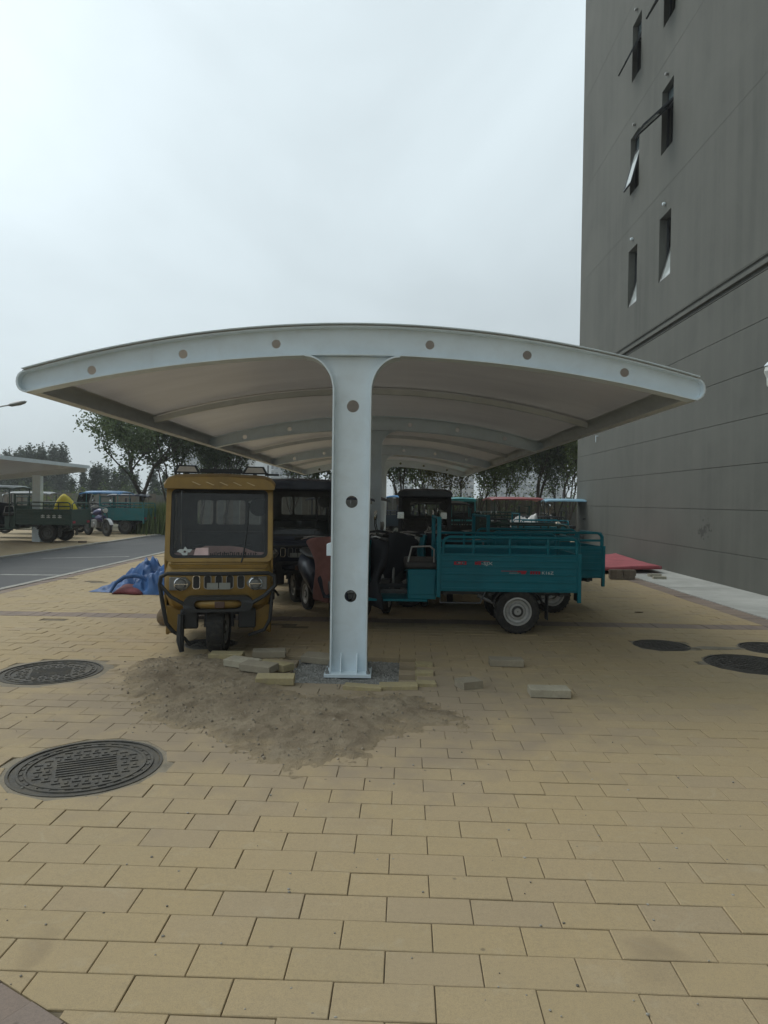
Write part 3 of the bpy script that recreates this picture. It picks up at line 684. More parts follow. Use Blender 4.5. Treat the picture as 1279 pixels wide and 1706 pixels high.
for a, b, z0, z1, cc, fl in WINS:
    f = MB(); x0, x1 = (WX+.12, WX+.17) if fl else (WX+.17, WX+.21); q = .035
    f.box((x0, a, z0), (x1, a+q, z1)); f.box((x0, b-q, z0), (x1, b, z1)); f.box((x0, a+q, z1-q), (x1, b-q, z1)); f.box((x0, a+q, z0), (x1, b-q, z0+q))
    ztr = z1-.38
    if fl > 0: f.box((x0, a+q, ztr-.02), (x1, b-q, ztr+.02))
    fo = T(f).build('window', FRAMEM, tw, smooth=0)
    if fl > 0:
        T(MB().box((WX+.14, a+q, ztr+.02), (WX+.15, b-q, z1-q))).build('pane', PANEM, fo, smooth=0)
        # sash hung at the transom, pushed outwards
        ang = {(0, 1): 15, (1, 1): 47, (0, 2): 27, (1, 2): 30}.get((cc, fl), 15); h = ztr-.02-z0-.04
        Mx = Matrix.Translation((WX+.11, 0, ztr-.025)) @ Matrix.Rotation(R_(ang), 4, 'Y'); h = h if not (cc == 1 and fl == 1) else h*1.0
        s_ = MB(); w0, w1 = a+q+.005, b-q-.005
        s_.box((-.04, w0, -h), (0, w0+.04, 0), Mx); s_.box((-.04, w1-.04, -h), (0, w1, 0), Mx); s_.box((-.04, w0+.04, -.04), (0, w1-.04, 0), Mx); s_.box((-.04, w0+.04, -h), (0, w1-.04, -h+.04), Mx)
        so_ = T(s_).build('sash', FRAMEM, fo, smooth=0)
        g_ = MB().box((-.025, w0+.03, -h+.03), (-.015, w1-.03, -.03), Mx); T(g_).build('pane', PANEL if cc == 0 else PANEM, fo, smooth=0)
    else:
        # bottom hung sash tipped inwards
        h = z1-z0-2*q; Mx = Matrix.Translation((WX+.012, 0, z0+.012)) @ Matrix.Rotation(R_(16), 4, 'Y'); w0, w1 = a+q+.004, b-q-.004
        s_ = MB(); s_.box((0, w0, 0), (.035, w0+.04, h), Mx); s_.box((0, w1-.04, 0), (.035, w1, h), Mx); s_.box((0, w0+.04, 0), (.035, w1-.04, .04), Mx); s_.box((0, w0+.04, h-.04), (.035, w1-.04, h), Mx)
        T(s_).build('sash', STEEL, fo, smooth=0); T(MB().box((.012, w0+.03, .03), (.02, w1-.03, h-.03), Mx)).build('pane', PANEL, fo, smooth=0)
    v = MB(); yc = (a+b)/2; zc = z1+.22
    v.lathe([(.0, -.07), (.03, -.07), (.04, -.03), (.025, -.01), (.025, .05), (0, .05)], (WX, yc, zc), 'x', 14)
    T(v).build('vent_cap', WHITE if fl == 0 else STEEL, tw)
wl = empty('wall_lantern', (WX, 10.72, 3.62), 0, 'white wall lantern on the grey wall at the right picture edge', 'lamp')
LANT = pm('lantern_glass', (.62, .64, .6), .35, var=.08)
MB().box((-.03, -.05, -.12), (.0, .05, .12)).build('back_plate', WHITE, wl, bevel=.005)
MB().tube([(-.02, 0, -.05), (-.1, 0, -.1), (-.16, 0, -.08)], .013).build('arm', WHITE, wl)
MB().lathe([(.0, .13), (.02, .12), (.11, .03), (.115, .01), (.0, .01)], (-.17, 0, 0), 'z', 8).build('cap', WHITE, wl, smooth=0)
MB().lathe([(.0, .0), (.10, .0), (.115, -.07), (.075, -.17), (.07, -.28), (.06, -.3), (.0, -.3)], (-.17, 0, 0), 'z', 8).build('shade', LANT, wl, smooth=0)
hk = MB().cyl((WX+.0, 20.2, 3.44), (WX-.07, 20.2, 3.44), .012, n=8).cyl((WX-.07, 20.2, 3.46), (WX-.07, 20.2, 3.26), .014, .008, n=8)
tag(hk.build('pipe_spout', WHITE), 'tiny white pipe spout on the grey wall below the roof edge', 'pipe')

# ================================================================== background: fence, towers, lamp
FENCE = [pm('fence_boards', (.19, .185, .165), .9, dirt=.4, scale=3), pm('fence_boards_brown', (.20, .17, .135), .9, dirt=.4, scale=3)]
fe = empty('boundary_fence', (-6, 35, 0), 0, 'dark weathered board fence behind the parked trikes and trees', 'fence')
me_p = MB().box((-.07, -.07, -.05), (.07, .07, 1.75)).mesh('fence_post', 0); me_p.materials.append(pm('fence_post', (.22, .2, .17), .9))
me_b = []
for m in FENCE:
    me = MB().box((-.165, -.012, .08), (.165, .012, 1.62)).mesh('board', 0); me.materials.append(m); me_b.append(me)
for k in range(-10, 11):
    inst('fence_post', me_p, fe, (k*2.5, 0, 0))
    for q_ in range(7): inst('board', rnd.choice(me_b), fe, (k*2.5+.24+q_*.337, rnd.gauss(0, .01), rnd.gauss(0, .02)), (0, 0, rnd.gauss(0, .01)))
TWALL = [pm('far_tower_render', (.34, .35, .35), .9, var=.05), pm('far_tower_white', (.68, .69, .68), .9, var=.03), pm('far_tower_buff', (.38, .36, .33), .9, var=.05)]
WPANE = pm('far_window', (.08, .10, .12), .3)
def far_tower(xl, xr, yt, Y, mi, cols, floors, lab, wins=True):
    a, b = AtY(xl, yt, Y), AtY(xr, yt, Y); H = (a.z+b.z)/2; wd = b.x-a.x
    e = empty('apartment_block', ((a.x+b.x)/2, Y, 0), 0, lab, 'building')
    MB().box((-wd/2, 0, -.06), (wd/2, 14, H)).build('wall', TWALL[mi], e, smooth=0)
    MB().box((-wd/2-.3, -.3, H+.01), (wd/2+.3, 14.3, H+.8)).build('roof', TWALL[mi], e, smooth=0)
    if not wins: return
    fh = H/floors; cw = wd/cols
    me = MB().box((-cw*.28, -.06, 0), (cw*.28, .05, fh*.5)).mesh('window', 0); me.materials.append(WPANE)
    mb_ = MB().box((-cw*.38, -.9, 0), (cw*.38, .02, fh*.16)).mesh('balcony', 0); mb_.materials.append(TWALL[1])
    for f in range(floors):
        for c_ in range(cols):
            x = -wd/2+(c_+.5)*cw; inst('window', me, e, (x, 0, f*fh+fh*.32))
            if c_ % 3 == 1: inst('balcony', mb_, e, (x, 0, f*fh+fh*.1))
far_tower(306, 340, 749, 260, 0, 6, 8, 'pale hazy apartment block between the two left tree crowns')
far_tower(348, 416, 757, 290, 2, 10, 8, 'hazy apartment block behind the tree right above the golden trike')
far_tower(425, 440, 735, 230, 1, 1, 1, 'plain white slab tower just right of the golden cab roof', False)
far_tower(442, 512, 742, 250, 0, 9, 9, 'grey apartment block with window grid left of the front post')
far_tower(655, 690, 775, 230, 1, 4, 6, 'white low block seen just right of the posts')
far_tower(705, 790, 770, 300, 2, 10, 6, 'buff apartment block behind the trees right of the posts')
far_tower(815, 945, 728, 280, 0, 14, 9, 'wide grey apartment block behind the trees beside the tower wall')
lp = empty('street_lamp', (-17.6, 30, 0), 0, 'grey street lamp whose head reaches in at the left edge', 'lamp')
MB().cyl((0, 0, -.05), (0, 0, 5.2), .08, .05).build('pole', STEEL, lp); MB().tube([(0, 0, 5.1), (.1, 0, 5.3), (.5, 0, 5.4), (.8, 0, 5.45)], .03).build('arm', STEEL, lp)
hd = MB(); hd.loft([[(x, wy*math.cos(R_(a)), zz+hh*math.sin(R_(a))) for a in range(0, 360, 30)] for x, wy, hh, zz in ((.7, .05, .04, 5.44), (.85, .12, .09, 5.46), (1.2, .15, .10, 5.53), (1.42, .10, .07, 5.58), (1.5, .03, .02, 5.60))]); hd.build('lamp_head', STEEL, lp)

# ================================================================== trees and plants
def leafmat(name, a, b_, c_=None):
    m, t, b, o = newmat(name); g = N(t, 'ShaderNodeNewGeometry'); c = mixc(t, g.outputs['Random Per Island'], a, b_)
    t.links.new(c, b.inputs['Base Color']); b.inputs['Roughness'].default_value = .6; b.inputs['Specular IOR Level'].default_value = .3
    tr = N(t, 'ShaderNodeBsdfTranslucent'); t.links.new(c, tr.inputs[0]); mx = N(t, 'ShaderNodeMixShader'); mx.inputs[0].default_value = .42
    t.links.new(b.outputs[0], mx.inputs[1]); t.links.new(tr.outputs[0], mx.inputs[2]); t.links.new(mx.outputs[0], o.inputs[0]); return m
LEAF = leafmat('leaf_dark', (.07, .10, .045), (.145, .185, .085)); LEAF2 = leafmat('leaf_mid', (.10, .145, .045), (.20, .25, .085)); LEAF3 = leafmat('leaf_brownish', (.085, .085, .03), (.15, .14, .05)); LEAFC = leafmat('leaf_conifer', (.045, .065, .045), (.085, .105, .065))
BARK = pm('bark', (.075, .06, .045), .95, var=.3, scale=8, bs=.6, bscale=25)
def leaves(mb, c, rad, n, size, r, flat=1.0):
    for _ in range(n):
        d = Vector((r.gauss(0, 1), r.gauss(0, 1), r.gauss(0, 1)*flat)); p = c+d*rad*.5
        a = Vector((r.gauss(0, 1), r.gauss(0, 1), r.gauss(0, .7)-.3)).normalized(); b = a.cross(Vector((r.gauss(0, 1), r.gauss(0, 1), r.gauss(0, 1)))).normalized(); s = size*r.uniform(.6, 1.3)
        k = len(mb.v); mb.v += [p, p+a*s*.5+b*s*.27, p+a*s, p+a*s*.5-b*s*.27]; mb.f.append((k, k+1, k+2, k+3))
def tree_mesh(seed, h, spread, fork, r0, nl, size, clump, depth=4, rise=.75):
    r = random.Random(seed); tb = MB(); lb = MB()
    def grow(p, d, ln, rad, k):
        pts = [p]; q = p; n = 4
        for i in range(n):
            d = (d+Vector((r.gauss(0, .12), r.gauss(0, .12), r.gauss(0, .06)+.03))).normalized(); q = q+d*ln/n; pts.append(q)
        tb.tube(pts, [rad*(1-.45*i/n) for i in range(n+1)], 7 if k < 2 else 5)
        if k >= 2:
            for s in pts[1:]: leaves(lb, s, clump*.75, int(nl*.35), size, r)
        if k >= depth: leaves(lb, q, clump, nl, size, r); return
        for _ in range(3 if k < 3 else 2):
            sd = Vector((r.gauss(0, 1), r.gauss(0, 1), 0)).normalized(); nd = (d*rise+sd*spread*r.uniform(.5, 1.1)+Vector((0, 0, .15))).normalized()
            grow(q if r.random() < .7 else pts[-2], nd, ln*r.uniform(.62, .82), rad*.55, k+1)
    t0 = Vector((0, 0, -.08)); tops = [Vector((0, 0, 0))]
    pts = [t0+Vector((.06*math.sin(i), .05*math.cos(2*i), (h*fork+.08)*i/5)) for i in range(6)]
    tb.tube(pts, [r0*(1.25-.5*i/5) for i in range(6)], 9)
    for k in range(4):
        a = k*1.6+r.uniform(-.4, .4); d = Vector((math.cos(a)*spread*.8, math.sin(a)*spread*.8, 1)).normalized(); grow(pts[-1-(k % 2)], d, h*(1-fork)*.42, r0*.55, 1)
    return tb.mesh('trunk', 50), lb.mesh('crown', 0)
def put_tree(name, ms, lm, loc, rz, sc, lab, grp='trees behind the parked trikes', cat='tree'):
    e = empty(name, (loc[0], loc[1], -.06), rz, lab, cat, grp, sc)
    for nm, me, m in (('trunk', ms[0], BARK), ('crown', ms[1], lm)):
        o = inst(nm, me, e)
        if not me.materials: me.materials.append(None)
        o.material_slots[0].link = 'OBJECT'; o.material_slots[0].material = m
    return e
tA = tree_mesh(3, 6.2, .72, .26, .15, 40, .16, .5, 4); tB = tree_mesh(11, 5.6, .45, .2, .10, 46, .15, .5, 4); tC = tree_mesh(19, 6.0, .5, .15, .09, 60, .15, .6, 4)
def gx(x, Y): return AtY(x, 834, Y).x
put_tree('broadleaf_tree', tA, LEAF, (gx(238, 30), 30), .4, .98, 'large dark tree with thick trunk left of the golden trike')
put_tree('broadleaf_tree', tB, LEAF, (gx(282, 32), 32), 1.4, 1.0, 'slim forked tree right beside the golden cab, left of it')
put_tree('broadleaf_tree', tB, LEAF, (gx(376, 33.5), 33.5), 2.7, 1.0, 'dark tree rising behind the golden cab roof')
put_tree('broadleaf_tree', tB, LEAF, (gx(335, 33), 33), 3.3, .9, 'thin tree at the left rear of the golden cab roof')
put_tree('broadleaf_tree', tC, LEAF, (gx(487, 33), 33), .2, .9, 'tree above the navy cab roof left of the front post')
put_tree('broadleaf_tree', tB, LEAF, (gx(535, 33.5), 33.5), 4.2, .9, 'bare stemmed tree against the left side of the front post')
for k, (x, Y, ms, lm, sc, lab) in enumerate([
    (668, 33, tB, LEAF, .9, 'thin leafy tree just right of the rear posts'), (708, 33, tC, LEAF2, .85, 'green tree above the dark cab roof'),
    (757, 32, tC, LEAF3, .72, 'brownish bushy tree above the teal cab'), (800, 33.5, tC, LEAF2, .75, 'green bushy tree above the red roof'),
    (838, 32.5, tC, LEAF2, .80, 'leafy green tree right of the red roof'), (893, 33, tB, LEAF, 1.1, 'tall open branched tree left of the pale blue roof'),
    (928, 34, tC, LEAF, .8, 'shadowy bush like tree above the pale blue roof'), (951, 31.5, tC, LEAF2, .95, 'bright green tree against the corner of the grey tower')]):
    put_tree('broadleaf_tree', ms, lm, (gx(x, Y), Y), k*1.7+.3, sc, lab)
# narrow hazy trees far left
def cone_mesh(seed, h, wd):
    r = random.Random(seed); tb = MB().cyl((0, 0, -.1), (0, 0, h*.9), .16, .03, n=7); lb = MB()
    for k in range(150):
        z = h*(.1+.9*r.random()); rr = wd*(1-(z/h)**1.7)*math.sqrt(r.random()); a = r.uniform(0, 6.3); leaves(lb, Vector((rr*math.cos(a), rr*math.sin(a), z)), .55, 16, .34, r, 1.6)
    return tb.mesh('trunk', 50), lb.mesh('crown', 0)
cA, cB = cone_mesh(1, 7.0, .95), cone_mesh(2, 6.4, 1.1)
r2 = random.Random(5)
ORD = ('first', 'second', 'third', 'fourth', 'fifth', 'sixth', 'seventh', 'eighth', 'ninth', 'tenth', 'eleventh', 'twelfth', 'thirteenth')
for k, x in enumerate((-12, 3, 12, 24, 34, 44, 50, 61, 68, 74, 88, 97, 104)):
    Y = 78+r2.uniform(-6, 6); H_ = AtY(x, 752+r2.uniform(0, 9), Y).z
    put_tree('narrow_tree', (cA, cB)[k % 2], LEAFC, (gx(x, Y), Y), k*1.1, H_/6.7, ORD[k]+' narrow hazy tree from the left in the row above the left carport', 'far row of narrow trees')
for k, (x, yt) in enumerate(((120, 796), (138, 790), (155, 776), (165, 782), (177, 780), (190, 790), (203, 776), (212, 784), (226, 790), (255, 788), (262, 800), (275, 792))):
    Y = 62+r2.uniform(-4, 4); H_ = AtY(x, yt, Y).z
    put_tree('narrow_tree', (cB, cA)[k % 2], LEAFC, (gx(x, Y), Y), k*1.9, H_/6.7, ORD[k]+' dark tree from the left in the belt behind the blue roofed trike', 'tree belt left of the golden trike')
# hedge and weeds
def hedge(x0, x1, Y, h, lm, lab, name='hedge'):
    r = random.Random(int(x0*10)); lb = MB(); tb = MB(); n = int((x1-x0)*9)
    for _ in range(n):
        x = r.uniform(x0, x1); y = Y+r.uniform(-.5, .5); z = h*r.random()**.7*(.8+.25*noise.noise((x*.7, 0, 1))); leaves(lb, Vector((x, y, z)), .45, 22, .13, r)
    for k in range(int((x1-x0)*1.5)): xx = r.uniform(x0, x1); tb.cyl((xx, Y, -.1), (xx+r.gauss(0, .1), Y+r.gauss(0, .1), h*.7), .025, .01, 5)
    e = empty(name, ((x0+x1)/2, Y, 0), 0, lab, 'hedge')
    for nm, q_, m in (('stems', tb, BARK), ('foliage', lb, lm)): q_.v = [v-Vector(((x0+x1)/2, Y, 0)) for v in q_.v]; q_.build(nm, m, e, smooth=0)
hedge(gx(62, 33.8), gx(135, 33.8), 33.8, 2.0, LEAF2, 'green hedge behind the yellow sack')
hedge(gx(690, 34.3), gx(960, 34.3), 34.3, 2.7, LEAF2, 'green hedge along the fence behind the red roofed trike')
hedge(gx(-40, 45), gx(300, 45), 45, 2.6, LEAF, 'dark shrub belt beyond the fence on the left')
r2 = random.Random(9); gr = MB()
for _ in range(2600):
    x, y = gx(r2.uniform(236, 300), 28)+r2.gauss(0, .25), 28.3+r2.gauss(0, .5); h_ = r2.uniform(.6, 1.45); a = r2.uniform(0, 6.3); l = Vector((math.cos(a), math.sin(a), 0))
    k = len(gr.v); p = Vector((x, y, -.06)); gr.v += [p-l*.03, p+l*.03, p+l*.12*r2.uniform(-1, 1)+Vector((r2.gauss(0, .14), r2.gauss(0, .14), h_))]; gr.f.append((k, k+1, k+2))
tag(gr.build('tall_grass', LEAF2, smooth=0), 'tall green grass between the teal trike and the golden cab', 'grass', kind='stuff')
#@@VEHICLES
# ================================================================== vehicles
def wheel(parent, c, r, w, axis='y', rim=None, n=28, steer=0):
    o = MB()
    rr = r*.62; hw = w/2
    o.lathe([(rr, -hw*.75), (r*.80, -hw), (r*.94, -hw*.92), (r*.992, -hw*.5), (r, 0), (r*.992, hw*.5), (r*.94, hw*.92), (r*.80, hw), (rr, hw*.75)], (0, 0, 0), axis, n)
    for k in range(n):      # tread lugs
        a = k*2*math.pi/n; Mx = Matrix.Rotation(-a, 4, 'Y') if axis == 'y' else Matrix.Rotation(a, 4, 'X')
        if axis == 'y': o.box((r*.975, -hw*.72, -r*.035), (r*1.006, -hw*.1, r*.035), Mx); o.box((r*.975, hw*.1, r*.03), (r*1.006, hw*.72, r*.1), Mx)
        else: o.box((-hw*.72, r*.975, -r*.035), (-hw*.1, r*1.006, r*.035), Mx); o.box((hw*.1, r*.975, r*.03), (hw*.72, r*1.006, r*.1), Mx)
    wo = o.build('wheel', RUBBER, parent, loc=c); wo.rotation_euler = (0, 0, steer)
    q = MB().lathe([(rr*1.02, -hw*.8), (rr*1.02, hw*.8), (rr*.9, hw*.82), (rr*.8, hw*.35), (rr*.62, hw*.3), (rr*.55, hw*.62), (rr*.28, hw*.66), (rr*.24, hw*.95), (0, hw*.95), (0, -hw*.95), (rr*.24, -hw*.95), (rr*.28, -hw*.66), (rr*.55, -hw*.62), (rr*.62, -hw*.3), (rr*.8, -hw*.35), (rr*.9, -hw*.82)], (0, 0, 0), axis, 24)
    q.build('rim', rim or RIM, wo)
    MB().lathe([(0, -hw*.98), (rr*.42, -hw*.7), (rr*.42, hw*.7), (0, hw*.98)], (0, 0, 0), axis, 16).build('hub', DHUB, wo)
    return wo
DHUB = pm('dark_hub', (.06, .06, .058), .6, .3, dirt=.3); DRIM = pm('dark_rim', (.10, .10, .095), .5, .4, dirt=.4)
def paint(name, c, d=.3): return pm(name, c, .42, .0, var=.12, scale=3, dirt=d, dirtc=(.12, .11, .09), coat=.2)
TEAL = pm('teal_enamel', (.0, .15, .195), .40, var=.12, scale=3, dirt=.14, dirtc=(.02, .10, .12), coat=.0, spec=.35)
TEALB = paint('light_teal_enamel', (.05, .32, .34)); GREEN = paint('dark_green_enamel', (.018, .055, .04)); NAVY = paint('navy_enamel', (.018, .024, .045), .15); DGREY = paint('charcoal_enamel', (.028, .032, .036), .25)
RED = paint('red_roof_vinyl', (.30, .05, .05)); BLUE = paint('blue_roof_vinyl', (.06, .22, .46)); PALEB = paint('pale_blue_roof_vinyl', (.22, .42, .55)); REDT = pm('red_decal', (.42, .015, .04), .5); WHT = pm('white_decal', (.62, .66, .64), .5)

def cargo_trike(lab, loc, rz, cm, S=1, roof=None, roofx=(.55, 2.0), rz_=1.55, screen=False, marks=None, apron=None, grp='parked cargo trikes', bed=True, rimm=None, mirrors=True):
    e = empty('cargo_trike', loc, rz, lab, 'trike', grp, S); x0, x1, hw = -.66, .87, .49
    for s in (1, -1):
        sp = MB(); y0, y1 = (hw, hw+.018) if s > 0 else (-hw-.018, -hw)
        sp.box((x0, y0, .47), (x1, y1, .89)); side = sp.build('side_panel', cm, e, bevel=.004)
        yo = hw+.018 if s > 0 else -hw-.03
        rb = MB()
        for z in (.50, .585, .665, .745, .815, .872): rb.box((x0+.03, yo, z-.011), (x1-.03, yo+.012, z+.011))
        rb.build('pressed_rib', cm, side, bevel=.004)
        rl = MB(); yy = s*(hw+.01)
        rl.tube([(x0+.02, yy, .88), (x0+.02, yy, 1.0), (x0+.035, yy, 1.045), (x0+.08, yy, 1.07), (x1-.10, yy, 1.07), (x1-.055, yy, 1.05), (x1-.035, yy, 1.0), (x1-.03, yy, .88)], .017, 8)
        for x in (-.32, .1, .5): rl.cyl((x, yy, .88), (x, yy, 1.06), .014, n=8)
        rl.box((x0+.03, yy-.006, .955), (x1-.04, yy+.006, .985))
        rl.build('guard_rail', cm, e)
        MB().box((x0-.03, yy-.02, .36), (x0+.01, yy+.02, .90)).build('corner_post', cm, e, bevel=.004)
        MB().box((x1-.01, yy-.02, .40), (x1+.035, yy+.02, 1.29)).build('headboard_post', cm, e, bevel=.005)
        wh = wheel(e, (0, s*(hw-.06), .25), .25, .13, rim=rimm)
        fl = MB(); fl.ribbon([(.30*math.cos(R_(a)), .25+.29*math.sin(R_(a))) for a in range(20, 165, 12)], s*(hw-.06)-.075, s*(hw-.06)+.075, .006); fl.build('mudguard', BLACK, e)
        MB().box((-.335, s*(hw-.06)-.07, .16), (-.325, s*(hw-.06)+.07, .44)).build('mud_flap', BLACK, e)
        sg = MB(); sg.tube([(-.42, s*.30, .40), (-.2, s*.30, .30), (0, s*.30, .27), (.2, s*.30, .30), (.42, s*.30, .40)], .022, 6); sg.build('leaf_spring', STEEL, e)
    if bed: MB().box((x0, -hw, .47), (x1, hw, .495)).build('bed_floor', cm, e)
    MB().box((x1-.02, -hw, .50), (x1, hw, .95)).build('headboard', cm, e); MB().tube([(x1+.01, -hw, 1.27), (x1+.01, hw, 1.27)], .016).build('headboard_rail', cm, e)
    tg = MB().box((x0-.018, -hw, .47), (x0, hw, .89)); tg = tg.build('tailgate', cm, e, bevel=.004)
    tr = MB().tube([(x0-.01, -hw+.03, .88), (x0-.01, -hw+.03, 1.02), (x0-.01, -hw+.1, 1.06), (x0-.01, hw-.1, 1.06), (x0-.01, hw-.03, 1.02), (x0-.01, hw-.03, .88)], .015); tr.build('tailgate_rail', cm, tg)
    for s in (1, -1): MB().box((x0-.03, s*.38-.06, .52), (x0-.018, s*.38+.06, .58)).build('tail_lamp', REDT, e)
    ch = MB()
    for y in (-.25, .25): ch.box((x0+.05, y-.025, .405), (1.55, y+.025, .455))
    for x in (-.5, .3, .8): ch.box((x-.02, -.42, .41), (x+.02, .42, .45))
    ch.cyl((0, -.42, .25), (0, .42, .25), .035); ch.lathe([(0, -.11), (.07, -.11), (.10, -.03), (.10, .03), (.07, .11), (0, .11)], (0, .05, .25), 'y', 14)
    ch.build('chassis', DGREY, e)
    for s in (1, -1):
        st = MB().tube([(.86, s*.49, .47), (.86, s*.49, .34), (.42, s*.49, .34), (.36, s*.49, .47)], .011, 6); st.build('side_step', DGREY, e)
    MB().box((.90, -.20, .36), (1.22, .42, .70)).build('seat_box', cm, e, bevel=.012)
    MB().box((.92, .422, .42), (1.20, .432, .64)).build('seat_box_door', cm, e, bevel=.004)
    MB().box((.88, -.26, .702), (1.26, .45, .79)).build('seat', SEAT, e, bevel=.03)
    MB().tube([(.93, .44, .78), (.93, .44, .92), (.98, .44, .96), (1.18, .44, .95), (1.22, .44, .78)], .012).build('arm_rest', STEEL, e)
    MB().box((1.0, -.38, .335), (1.70, .42, .36)).build('footboard', cm, e, bevel=.006)
    fk = MB()
    for y in (-.09, .09): fk.cyl((1.86, y, .24), (1.70, y, .80), .022)
    fk.cyl((1.69, 0, .74), (1.63, 0, 1.02), .025); fk.build('fork', STEEL, e); wheel(e, (1.87, 0, .24), .24, .10)
    MB().ribbon([(1.87+.275*math.cos(R_(a)), .24+.275*math.sin(R_(a))) for a in range(15, 150, 12)], -.07, .07, .006).build('front_mudguard', cm, e)
    fr = MB(); fr.loft([[(xx-.0+.05*math.cos(R_(a))*1.0, wy*math.sin(R_(a)), z) for a in range(0, 360, 30)] for z, xx, wy in ((.38, 1.68, .24), (.6, 1.70, .27), (.85, 1.70, .25), (1.0, 1.67, .17))]); fr.build('front_cowl', cm, e)
    hb = MB().tube([(1.50, .36, 1.03), (1.58, .28, 1.05), (1.64, .1, 1.03), (1.64, -.1, 1.03), (1.58, -.28, 1.05), (1.50, -.36, 1.03)], .013); hb = hb.build('handlebar', STEEL, e)
    for s in (1, -1): MB().cyl((1.52, s*.335, 1.035), (1.45, s*.43, 1.02), .019).build('grip', BLACK, hb)
    if mirrors:
        for s in (1, -1):
            mi = MB().tube([(1.57, s*.27, 1.05), (1.60, s*.33, 1.18), (1.60, s*.37, 1.26)], .006).build('mirror', BLACK, e)
            MB().lathe([(0, -.012), (.05, -.012), (.055, 0), (.05, .008), (0, .008)], (1.60, s*.38, 1.29), 'x', 14).build('mirror_glass', MIRROR, mi)
    MB().lathe([(0, -.05), (.05, -.04), (.085, .02), (.085, .04), (0, .05)], (1.75, 0, .92), 'x', 16).build('headlight', LENS, e)
    if apron:
        ap = MB(); n = 9; vs = []
        for j in range(8):
            for i in range(n):
                u = i/(n-1)*2-1; z = 1.05-.75*j/7; vs.append((1.62-.12*abs(u)**2+.05*math.sin(4*u+j)+.03*j*.3, u*(.34+.02*j), z-.05*abs(u)))
        ap.add(vs, [(j*n+i, j*n+i+1, j*n+n+i+1, j*n+n+i) for j in range(7) for i in range(n-1)]); ao = ap.build('windproof_apron', apron, e); ao.modifiers.new('solid', 'SOLIDIFY').thickness = .04
    if roof:
        a, b = roofx; rf = MB(); rf.loft([[(x, y, rz_+dz+.06*(1-(y/.55)**2)-.05*k) for y, dz in ((-.55, 0), (-.3, 0), (0, 0), (.3, 0), (.55, 0), (.55, -.04), (.3, -.03), (0, -.03), (-.3, -.03), (-.55, -.04))] for x, k in ((a, .6), (a+.1, 0), ((a+b)/2, -.2), (b-.15, 0), (b, .9))])
        rf.build('canopy_roof', roof, e)
        for x in (a+.12, b-.2):
            for s in (1, -1): MB().cyl((x, s*.46, .46 if x < .9 else .34), (x if x < .9 else x-.02, s*.46, rz_), .014, n=8).build('roof_pole', cm, e)
    if screen:
        MB().add([(1.80, -.42, .95), (1.80, .42, .95), (1.66, .42, rz_), (1.66, -.42, rz_), (1.79, -.42, .95), (1.79, .42, .95), (1.65, .42, rz_), (1.65, -.42, rz_)], [(0, 1, 2, 3), (7, 6, 5, 4), (0, 4, 5, 1), (1, 5, 6, 2), (2, 6, 7, 3), (3, 7, 4, 0)]).build('windscreen', CLEAR, e, smooth=0)
    if marks: marks(e, hw+.0305)
    return e
def teal_marks(e, y):
    rot = (math.pi/2, 0, math.pi); wx = lambda X: 1.416-X
    r = MB()   # broken red company characters and stripes
    def strip(x0_, x1_, z0, z1): r.box((wx(x1_), y, z0), (wx(x0_), y+.002, z1))
    for a, b, c, d in ((.70, .725, .765, .80), (.715, .76, .765, .775), (.73, .84, .797, .802), (.77, .79, .768, .795), (.80, .84, .768, .775), (.82, .835, .775, .798), (.93, .95, .768, .80), (.955, .97, .768, .80), (.93, .99, .78, .786), (.98, .995, .766, .80), (.96, 1.09, .804, .808), (1.22, 1.44, .700, .705), (1.40, 1.50, .690, .708), (1.44, 1.49, .672, .69), (1.54, 1.56, .672, .705), (1.57, 1.585, .672, .705), (1.54, 1.65, .684, .69), (1.60, 1.615, .672, .705), (1.63, 1.65, .672, .705), (1.56, 1.65, .70, .705)): strip(a, b, c, d)
    r.build('red_lettering', REDT, e)
    g = MB(); g.box((wx(.80), y, .780), (wx(.745), y+.002, .792)); g.box((wx(1.42), y, .678), (wx(1.31), y+.002, .686)); g.build('grey_stripe', STEEL, e)
    text('-SJX', .048, WHT, e, (wx(1.0), y+.001, .767), rot, sx=1.5); text('K16Z', .046, WHT, e, (wx(1.665), y+.001, .672), rot, sx=1.25)
cargo_trike('teal cargo trike side on under the carport, pale rimmed wheel nearest', (1.416, 8.06, 0), math.pi, TEAL, marks=teal_marks, apron=DARKFAB)
cargo_trike('second teal cargo trike, its tail sticking out behind the first', (2.12, 9.55, 0), math.pi+R_(4), TEAL, apron=DARKFAB)

